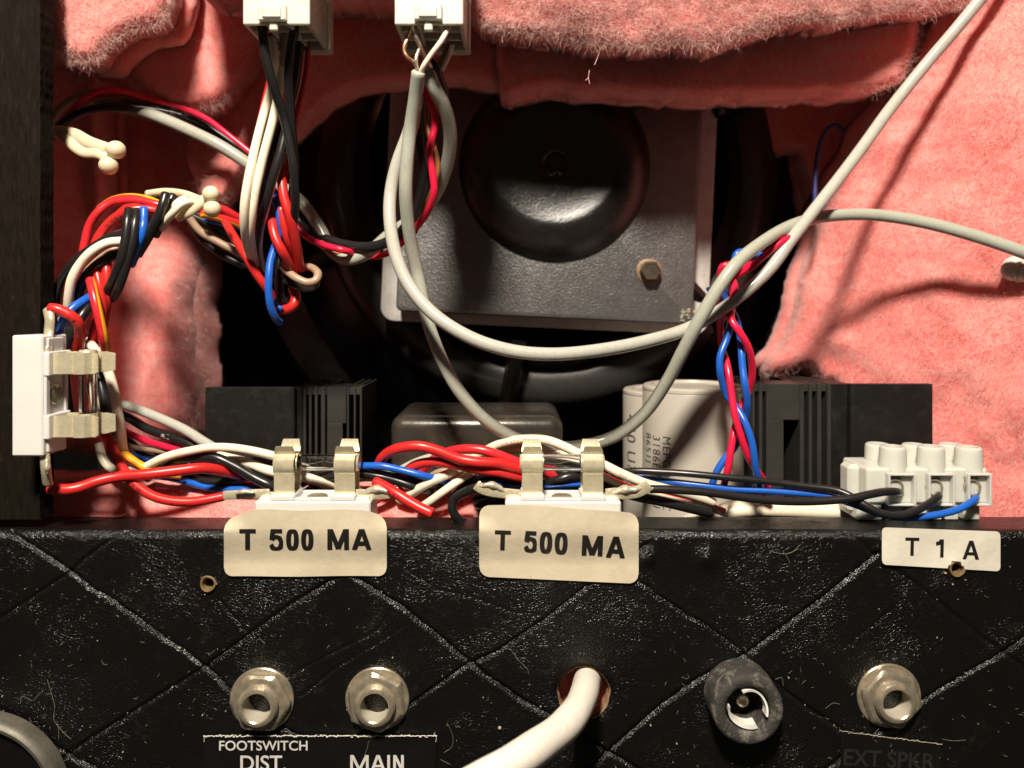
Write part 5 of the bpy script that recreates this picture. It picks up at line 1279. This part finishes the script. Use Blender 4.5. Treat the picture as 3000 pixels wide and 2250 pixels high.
wire('cream_wire', 'cream', 17, [(262,1060,182),(272,1110,181),(283,1165,181),(296,1225,182),(305,1260,184)], 'thinner cream wire just right of the upright fuse clips', group=HL)
wire('black_wire', 'black', 30, [(280,1070,184),(295,1120,182),(308,1185,181),(316,1240,182),(325,1300,184)], 'black wire between the two cream wires', group=HL, stripe='white', sw=2, sph=5)
wire('red_wire', 'red', 24, [(250,1080,185),(258,1140,183),(268,1190,182),(285,1225,181),(305,1262,179),(325,1300,177),(345,1345,175),(362,1375,173),(400,1422,171),(452,1455,170),(506,1468,170),(560,1470,170.5),(600,1465,171),(656,1454,172)], 'scarlet printed wire looping to the left lug of the left sticker holder', group=HM, key='rp2', jit=.05)
wire('red_wire', 'red', 22, [(262,1120,187),(280,1180,185),(300,1230,184),(330,1290,182),(370,1335,180),(416,1366,179),(470,1385,179),(530,1392,180)], 'red wire with yellow stripe beside the printed one', stripe='yellow', sw=5, sph=8, group=HM)
wire('red_wire', 'red', 28, [(144,1431,168),(203,1434,168),(240,1426,168.5),(282,1411,169),(344,1397,170),(434,1389,171),(524,1378,173),(590,1371,175),(640,1377,178),(690,1390,182),(740,1405,186)], 'bright red wire from the bottom lug running right', group=HM, key='rf', jit=.04)
wire('cream_wire', 'cream', 22, [(290,1300,184),(300,1340,183),(320,1368,182),(350,1381,181),(398,1376,180),(430,1366,179),(470,1345,178),(515,1330,178),(560,1320,178),(610,1311,178),(670,1311,178),(730,1319,179),(785,1331,180),(850,1350,182),(900,1380,184)], 'cream wire arching from lower left to the left fuse holder', group=HM, key='cf', jit=.05)
wire('black_wire', 'black', 26, [(430,1400,185),(475,1366,183),(524,1346,181),(580,1338,180),(630,1341,179),(687,1366,179),(746,1400,180),(795,1423,181),(850,1440,184)], 'black wire arching below the cream one to the fuse holder', group=HM, jit=.05)
wire('cream_wire', 'cream', 25, [(640,1335,184),(665,1341,183),(726,1356,182),(785,1378,181),(850,1392,181),(900,1400,181),(960,1422,182),(1000,1445,184)], 'cream wire passing behind the left glass fuse', group=HM, jit=.05)
wire('black_wire', 'black', 20, [(620,1325,186),(680,1330,185),(738,1341,184),(785,1358,183),(850,1385,184),(910,1410,184),(970,1435,185)], 'black wire above the cream wire behind the left fuse', group=HM, stripe='white', sw=3, sph=4, jit=.05)
wire('black_wire', 'black', 22, [(560,1398,186),(589,1408,184),(640,1412,183),(690,1405,183),(740,1392,184)], 'black wire under the bright red one', group=HM, jit=0)
wire('black_wire', 'black', 20, [(520,1385,188),(570,1400,187),(640,1425,186),(700,1425,186),(760,1410,186)], 'lower black wire just above the blue one at left', group=HM, jit=0)
wire('blue_wire', 'blue', 18, [(440,1392,187),(500,1400,186),(550,1412,184),(600,1426,183),(660,1434,182),(720,1434,182),(765,1429,183),(810,1420,185)], 'blue wire low between the pink strip and the fuse holder', group=HM, jit=0)
wire('red_wire', 'crimson', 16, [(700,1445,186),(750,1438,185),(800,1430,185)], 'short red wire under the blue one at the holder', group=HM, jit=0)
# cables deep behind the left harness
wire('grey_cable', 'grey', 28, [(330,1170,199),(360,1184,198),(400,1198,196),(470,1226,194),(543,1260,192),(600,1296,190),(660,1330,189),(720,1360,189)], 'grey cable running down behind the upright fuse holder', cat='cable', jit=0, sides=18)
wire('black_cable', 'black', 27, [(335,1205,203),(380,1225,200),(430,1255,197),(488,1276,195),(545,1297,193),(600,1325,192),(650,1350,192)], 'black cable with white print under the deep grey cable', cat='cable', jit=0, key='ml')
wire('rose_wire', 'pinkred', 19, [(340,1245,201),(380,1270,199),(434,1294,197),(490,1310,194),(540,1325,192),(600,1345,191)], 'rose wire below the printed black cable', group='deep wires at lower left', jit=0)
wire('brown_wire', 'tan', 15, [(340,1290,200),(390,1310,198),(450,1320,196),(520,1328,194),(570,1338,193)], 'tan wire below the rose one', group='deep wires at lower left', jit=0)
wire('black_wire', 'black', 20, [(335,1262,204),(380,1292,202),(420,1330,199),(480,1350,196),(560,1360,193)], 'black wire low behind the cream arc', group='deep wires at lower left', jit=0)
wire('blue_wire', 'blue', 14, [(340,1320,198),(380,1330,197),(420,1345,196),(470,1362,194)], 'thin blue wire low behind the cream arc', group='deep wires at lower left', jit=0)
# --- centre: between the two fuse holders
wire('black_wire', 'black', 22, [(880,1420,186),(960,1375,184),(1040,1363,183),(1098,1374,182),(1177,1396,181),(1250,1418,181),(1310,1430,183)], 'upper black wire right of the left fuse holder', group=HM, jit=.04)
wire('black_wire', 'black', 22, [(900,1440,184),(980,1392,182),(1036,1385,181),(1100,1394,180),(1160,1408,180),(1216,1427,180),(1265,1442,182)], 'lower black wire right of the left fuse holder', group=HM, jit=.04)
wire('grey_wire', 'greygreen', 18, [(960,1410,188),(1030,1405,187),(1080,1400,187),(1120,1405,187)], 'short grey wire beside the black ones at the holder', group=HM, jit=0)
wire('blue_wire', 'blue', 19, [(1030,1366,181),(1075,1365,179),(1120,1366,178),(1177,1378,178),(1236,1393,178),(1285,1405,180),(1330,1420,184)], 'blue wire between the two fuse holders', group=HM, jit=.03)
wire('red_wire', 'red', 28, [(1112,1395,184),(1112,1356,181),(1132,1330,179),(1170,1313,177),(1230,1308,176),(1285,1322,176),(1345,1345,176),(1400,1354,176),(1460,1358,177),(1520,1375,179),(1570,1388,182)], 'big red wire arching between the two fuse holders', group=HM, key='ra', jit=.03)
wire('red_wire', 'red', 26, [(1150,1410,186),(1185,1385,181),(1220,1362,179),(1270,1353,178),(1330,1360,177.5),(1400,1375,177.5),(1470,1385,178),(1530,1400,180),(1580,1415,183)], 'lower red wire between the two fuse holders', group=HM, jit=.03)
wire('red_wire', 'crimson', 25, [(1230,1390,189),(1268,1348,186),(1310,1325,183),(1360,1316,180),(1410,1318,179),(1460,1333,179),(1525,1358,180),(1580,1378,183),(1640,1400,186),(1690,1410,189)], 'red and yellow wire arching beside the right fuse holder', stripe='yellow', sw=4, sph=2, group=HM, jit=.03)
wire('red_wire', 'red', 31, [(1098,1411,173),(1125,1424,172),(1160,1445,170.5),(1196,1468,169.5),(1235,1490,168.5),(1266,1504,168)], 'cut red wire with a blunt end pointing at the panel', group=HM, key='rc', jit=0)
wire('red_wire', 'red', 20, [(1060,1490,184),(1095,1470,182),(1130,1450,182),(1175,1428,184)], 'red wire with a yellow side under the cut red wire', stripe='yellow', sw=6, sph=4, group=HM, jit=0)
wire('cream_wire', 'cream', 24, [(1170,1465,184),(1200,1448,181),(1254,1415,179),(1308,1390,180),(1345,1374,183),(1385,1345,186),(1424,1320,184),(1471,1298,182),(1525,1287,181),(1598,1289,180),(1652,1308,179),(1699,1331,178),(1771,1363,177),(1815,1385,176.5),(1887,1415,176.5),(1950,1432,178),(2020,1450,181),(2091,1472,184)], 'printed cream wire arching over the right fuse holder', group=HM, key='awm', jit=.03)
wire('cream_wire', 'cream', 21, [(1360,1380,188),(1400,1350,187),(1440,1332,186),(1500,1318,185),(1560,1314,185),(1620,1318,185),(1680,1345,184),(1740,1380,182),(1800,1412,181),(1860,1435,181),(1940,1450,183),(2030,1470,186)], 'second cream wire under the printed one', group=HM, stripe='red', sw=2, sph=7, jit=.03)
wire('cream_wire', 'cream', 22, [(1225,1492,182),(1262,1468,180),(1308,1434,179),(1350,1405,180),(1390,1380,183),(1420,1360,187)], 'cream wire with a red edge left of the right sticker', stripe='red', sw=3, sph=1, group=HM, jit=0)
wire('grey_wire', 'grey', 20, [(1170,1378,190),(1215,1355,190),(1260,1340,190),(1310,1335,190),(1380,1340,190)], 'pale grey wire behind the red arches', group=HM, jit=0)
wire('brown_wire', 'tan', 18, [(1255,1400,187),(1290,1382,186),(1330,1378,186),(1380,1385,187)], 'tan wire below the red arches', group=HM, jit=0)
wire('black_wire', 'black', 24, [(1372,1535,181),(1340,1518,179),(1325,1490,178),(1330,1462,178),(1360,1443,177),(1400,1428,175),(1412,1424,173)], 'black wire hooking down beside the right sticker', group=HM, jit=0)
wire('black_wire', 'black', 22, [(1322,1460,183),(1350,1435,182),(1395,1400,182),(1430,1385,184),(1480,1380,187)], 'black wire parallel above the hooked one', group=HM, jit=0)
wire('black_wire', 'black', 26, [(1400,1400,188),(1460,1405,187),(1520,1410,186),(1594,1418,184),(1634,1407,182),(1670,1396,182),(1720,1400,184)], 'shiny black wire behind the right fuse holder clips', group=HM, jit=0)
wire('black_wire', 'black', 24, [(1390,1465,186),(1440,1452,185),(1500,1448,185),(1560,1440,186)], 'black wire low behind the left clip of the right holder', group=HM, jit=0)
wire('black_wire', 'black', 26, [(1340,1500,188),(1400,1485,188),(1470,1475,188),(1540,1475,188)], 'thick ribbed black wire low behind the right sticker', group=HM, jit=0)
wire('black_wire', 'black', 26, [(1600,1370,187),(1652,1385,185),(1703,1392,184),(1760,1415,183),(1820,1440,182),(1865,1454,181),(1940,1469,181),(2031,1491,182),(2080,1503,184)], 'black wire running right under the solder lug', group=HM, jit=0)
wire('blue_wire', 'blue', 16, [(1440,1418,186),(1480,1427,184),(1550,1432,183),(1601,1430,182),(1652,1424,182),(1703,1418,183),(1780,1408,186)], 'blue wire under the right glass fuse', group=HM, jit=0)
# --- right: towards the terminal block
wire('black_wire', 'black', 21, [(1760,1410,188),(1800,1388,186),(1850,1380,184),(1940,1383,182),(2031,1389,180),(2151,1401,178.5),(2272,1413,178),(2362,1425,177),(2448,1436,175.5),(2490,1452,174),(2538,1482,172),(2585,1504,171),(2632,1510,171),(2683,1497,171.5),(2722,1474,173),(2748,1456,175),(2750,1449,178)], 'long black wire into the middle way of the terminal block', group=HM, key='bm', jit=.03)
wire('blue_wire', 'blue', 20, [(1840,1400,190),(1889,1402,186),(1970,1412,183),(2061,1423,181),(2151,1433,180),(2242,1438,179),(2332,1444,178),(2420,1452,177),(2500,1477,175),(2580,1506,174),(2640,1516,173.5),(2700,1514,173),(2760,1505,173),(2805,1493,173.5),(2840,1475,174.5),(2858,1460,176.5),(2858,1450,179)], 'blue wire into the right way of the terminal block', group=HM, jit=.03)
wire('black_wire', 'black', 24, [(1905,1433,172.5),(1960,1434,172.5),(2050,1440,172.5),(2120,1449,172.5),(2200,1460,172.5),(2272,1467,172.5),(2362,1469,172.5),(2430,1466,172.3),(2500,1459,172),(2546,1449,172.3),(2590,1441,173.5),(2625,1441,175),(2636,1444,178)], 'front black wire from the solder lug into the left terminal way', group=HM, key='bf', jit=.02)
wire('bare_end', 'solder', 9, [(1862,1442,171),(1880,1434,171.2),(1893,1425,171.8),(1903,1430,172.4)], 'bare twisted end of the front black wire at the solder lug', jit=0)
wire('cream_wire', 'cream', 22, [(1900,1450,188),(1970,1460,187),(2061,1480,187),(2120,1500,188)], 'low cream wire vanishing behind the flat ivory cord', group=HM, stripe='red', sw=2, sph=10, jit=0)
wire('red_wire', 'red', 14, [(1900,1440,190),(1931,1447,189),(1990,1462,188),(2061,1480,189)], 'short red wire above the low black wire', group=HM, jit=0)
wire('ivory_cord', 'cream', 62, [(1960,1560,196),(2030,1530,195),(2110,1502,194),(2200,1490,193),(2300,1491,192),(2400,1495,191),(2500,1500,190),(2580,1520,189)], 'wide ivory cord lying behind the panel edge left of the terminal block', cat='cord', sides=28, flat=.8, jit=0)
# --- twisted red and blue pairs
ru = 21
wire('red_wire', 'pinkred', ru, [(2345,668,183),(2322,692,181),(2280,715,180),(2240,748,180),(2205,778,181),(2170,800,183),(2148,815,184),(2152,840,181),(2146,872,179),(2128,905,179),(2112,940,181),(2112,990,184),(2118,1030,185),(2128,1060,182),(2136,1100,180),(2144,1160,179),(2154,1221,178),(2172,1281,178),(2191,1335,179),(2215,1375,181),(2240,1410,184),(2256,1440,186)], 'red wire of the pairs ending furthest right at the bottom', group=HR, jit=0)
wire('blue_wire', 'blue', ru, [(2335,690,186),(2300,722,184),(2262,742,184),(2225,748,185),(2185,738,184),(2160,742,183),(2150,770,183),(2142,800,181),(2125,830,179),(2120,862,180),(2134,895,182),(2156,935,183),(2168,985,182),(2172,1030,180),(2176,1080,179),(2182,1125,178),(2189,1175,179),(2186,1215,181),(2172,1260,183),(2152,1310,183),(2122,1347,183),(2098,1386,183),(2083,1430,184)], 'blue wire of the pairs ending furthest left at the bottom', group=HR, jit=0)
wire('red_wire', 'pinkred', ru, [(2200,775,184),(2165,782,182),(2140,776,180),(2118,780,180),(2111,798,181),(2110,820,182),(2103,840,181),(2104,865,182),(2122,890,183),(2140,905,181),(2144,940,178),(2168,975,177),(2192,1018,178),(2203,1065,180),(2203,1110,182),(2192,1150,184),(2175,1185,184),(2162,1225,183),(2151,1262,181),(2142,1311,180),(2133,1371,180),(2120,1425,182)], 'red wire of the pairs crossing behind to the left', group=HR, jit=0)
wire('blue_wire', 'blue', ru, [(2170,770,186),(2140,800,184),(2125,822,183),(2122,850,184),(2138,880,184),(2146,915,184),(2140,955,182),(2126,1000,180),(2110,1045,179),(2109,1085,179),(2116,1120,180),(2130,1160,181),(2158,1195,180),(2183,1239,178),(2202,1293,177.5),(2212,1356,178),(2222,1410,180),(2230,1440,183)], 'blue wire of the pairs running down the right side', group=HR, jit=0)
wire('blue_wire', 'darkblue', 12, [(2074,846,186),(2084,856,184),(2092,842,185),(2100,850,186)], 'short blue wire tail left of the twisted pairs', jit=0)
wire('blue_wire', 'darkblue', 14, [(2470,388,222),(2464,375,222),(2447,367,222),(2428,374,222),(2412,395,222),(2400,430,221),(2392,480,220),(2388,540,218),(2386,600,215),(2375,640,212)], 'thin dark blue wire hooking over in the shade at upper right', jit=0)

# --- print on the wires
text_on_wire('L 8   WM  AS 1', 'rp1', .22, 1.15, M['ink'], 25)
text_on_wire('L S   WM  MR 88', 'rp2', .50, 1.2, M['ink'], 25)
text_on_wire('B  WM  L', 'rp2', .80, 1.0, M['ink'], 40)
text_on_wire('S  M 8  L', 'rp0', .30, 1.1, M['ink'], 10)
text_on_wire('AWM STYLE 1015', 'awm', .36, 1.2, M['fadedblack'], 20)
text_on_wire('300 V', 'awm', .70, 1.2, M['fadedblack'], 20)
text_on_wire('m/L', 'ml', .52, 1.7, M['whiteink'], 10)
text_on_wire('8  E E', 'rc', .30, 1.1, M['ink'], 35)

# ---------------------------------------------------------------- loose lint, strands and specks
def lint(name, label, items, parent=None, rad=.05, mat='lint'):
    V = []; F = []; b = 0
    for pts, d in items:
        v, f, _ = tube_geo(crs(pathmm(pts, d), .4), rad, 4, cap=False); V.append(v); F.append(f+b); b += len(v)
    V = np.vstack(V); F = np.vstack(F)
    off = np.array(parent.location) if parent else np.zeros(3)
    o = mk(name, V*MM-off, F, M[mat], parent, True)
    tag(o, kind='stuff'); return o
items = [([(138,1990),(150,2030),(160,2070),(157,2105),(170,2130),(172,2165)], 168.9), ([(60,2062),(62,2040),(85,2048),(96,2052),(120,2028)], 168.9),
         ([(172,2130),(190,2150),(208,2165)], 168.9), ([(1310,2117),(1327,2160),(1322,2190),(1300,2205)], 168.9), ([(1080,2170),(1075,2195),(1068,2212)], 168.6),
         ([(2255,1614),(2290,1622),(2320,1618),(2345,1595)], 169.0), ([(2300,1622),(2315,1650)], 169.0), ([(1495,1900),(1520,1935),(1545,1960),(1548,1975)], 169.),
         ([(2760,2165),(2790,2170),(2830,2168)], 168.9), ([(2560,2150),(2575,2135)], 168.9), ([(1290,2225),(1320,2240)], 168.9), ([(610,1920),(630,1905)], 169.0),
         ([(760,1870),(775,1885)], 169.), ([(2420,2075),(2440,2060),(2460,2063)], 169.), ([(2272,1990),(2290,1985),(2295,2010)], 168.9)]
rs = np.random.RandomState(77)
for k in range(190):      # short dust hairs, thickest at the lower right and round the fittings
    if rs.rand() < .45: x, y = rs.uniform(1900, 3000), rs.uniform(1850, 2260)
    elif rs.rand() < .5: x, y = rs.uniform(0, 600), rs.uniform(1750, 2260)
    elif rs.rand() < .5: x, y = rs.normal(2330, 60), rs.normal(1600, 25)
    else: x, y = rs.uniform(0, 3000), rs.uniform(1600, 2260)
    if (1640 < x < 1790 and 1950 < y < 2110) or y < 1575: continue
    a = rs.rand()*6.28; l = rs.uniform(4, 15); bnd = rs.randn()*l*.4
    items.append(([(x, y), (x+math.cos(a)*l/2-math.sin(a)*bnd*.5, y+math.sin(a)*l/2+math.cos(a)*bnd*.5), (x+math.cos(a)*l, y+math.sin(a)*l)], 169.35))
lint('lint', None, items, rear, .020)
items = [([(1762,138),(1752,165),(1742,190)], 183.), ([(1727,205),(1724,228),(1728,246)], 184.), ([(1724,228),(1715,236)], 184.), ([(1473,95),(1470,110),(1474,125)], 183.)]
fl = [o for o in bpy.data.objects if o.get('label', '').startswith('bright fluffy')][0]
lint('hanging_strand', None, items, fl, .07, 'fibre')
mb = MB(); rs = np.random.RandomState(5)
for k in range(120):      # specks of dust on the vinyl
    x, y = rs.uniform(0, 3000), rs.uniform(1590, 2250)
    if 1620 < x < 1800 and 1940 < y < 2120: continue
    a = P(x, y, 169.75)/MM; r = .04+.08*rs.rand()**3
    mb.box(a[0]-r, a[0]+r*rs.uniform(.6, 1.6), a[1]-.12, a[1]+.3, a[2]-r, a[2]+r*rs.uniform(.6, 1.4), .02)
a = P(1464, 2132, 169.5)/MM; mb.lathe([(0, .38), (.25, .3), (.35, .01)], 10, tuple(a))
o = mb.build('dust_specks', M['lint'], rear, False); tag(o, kind='stuff')
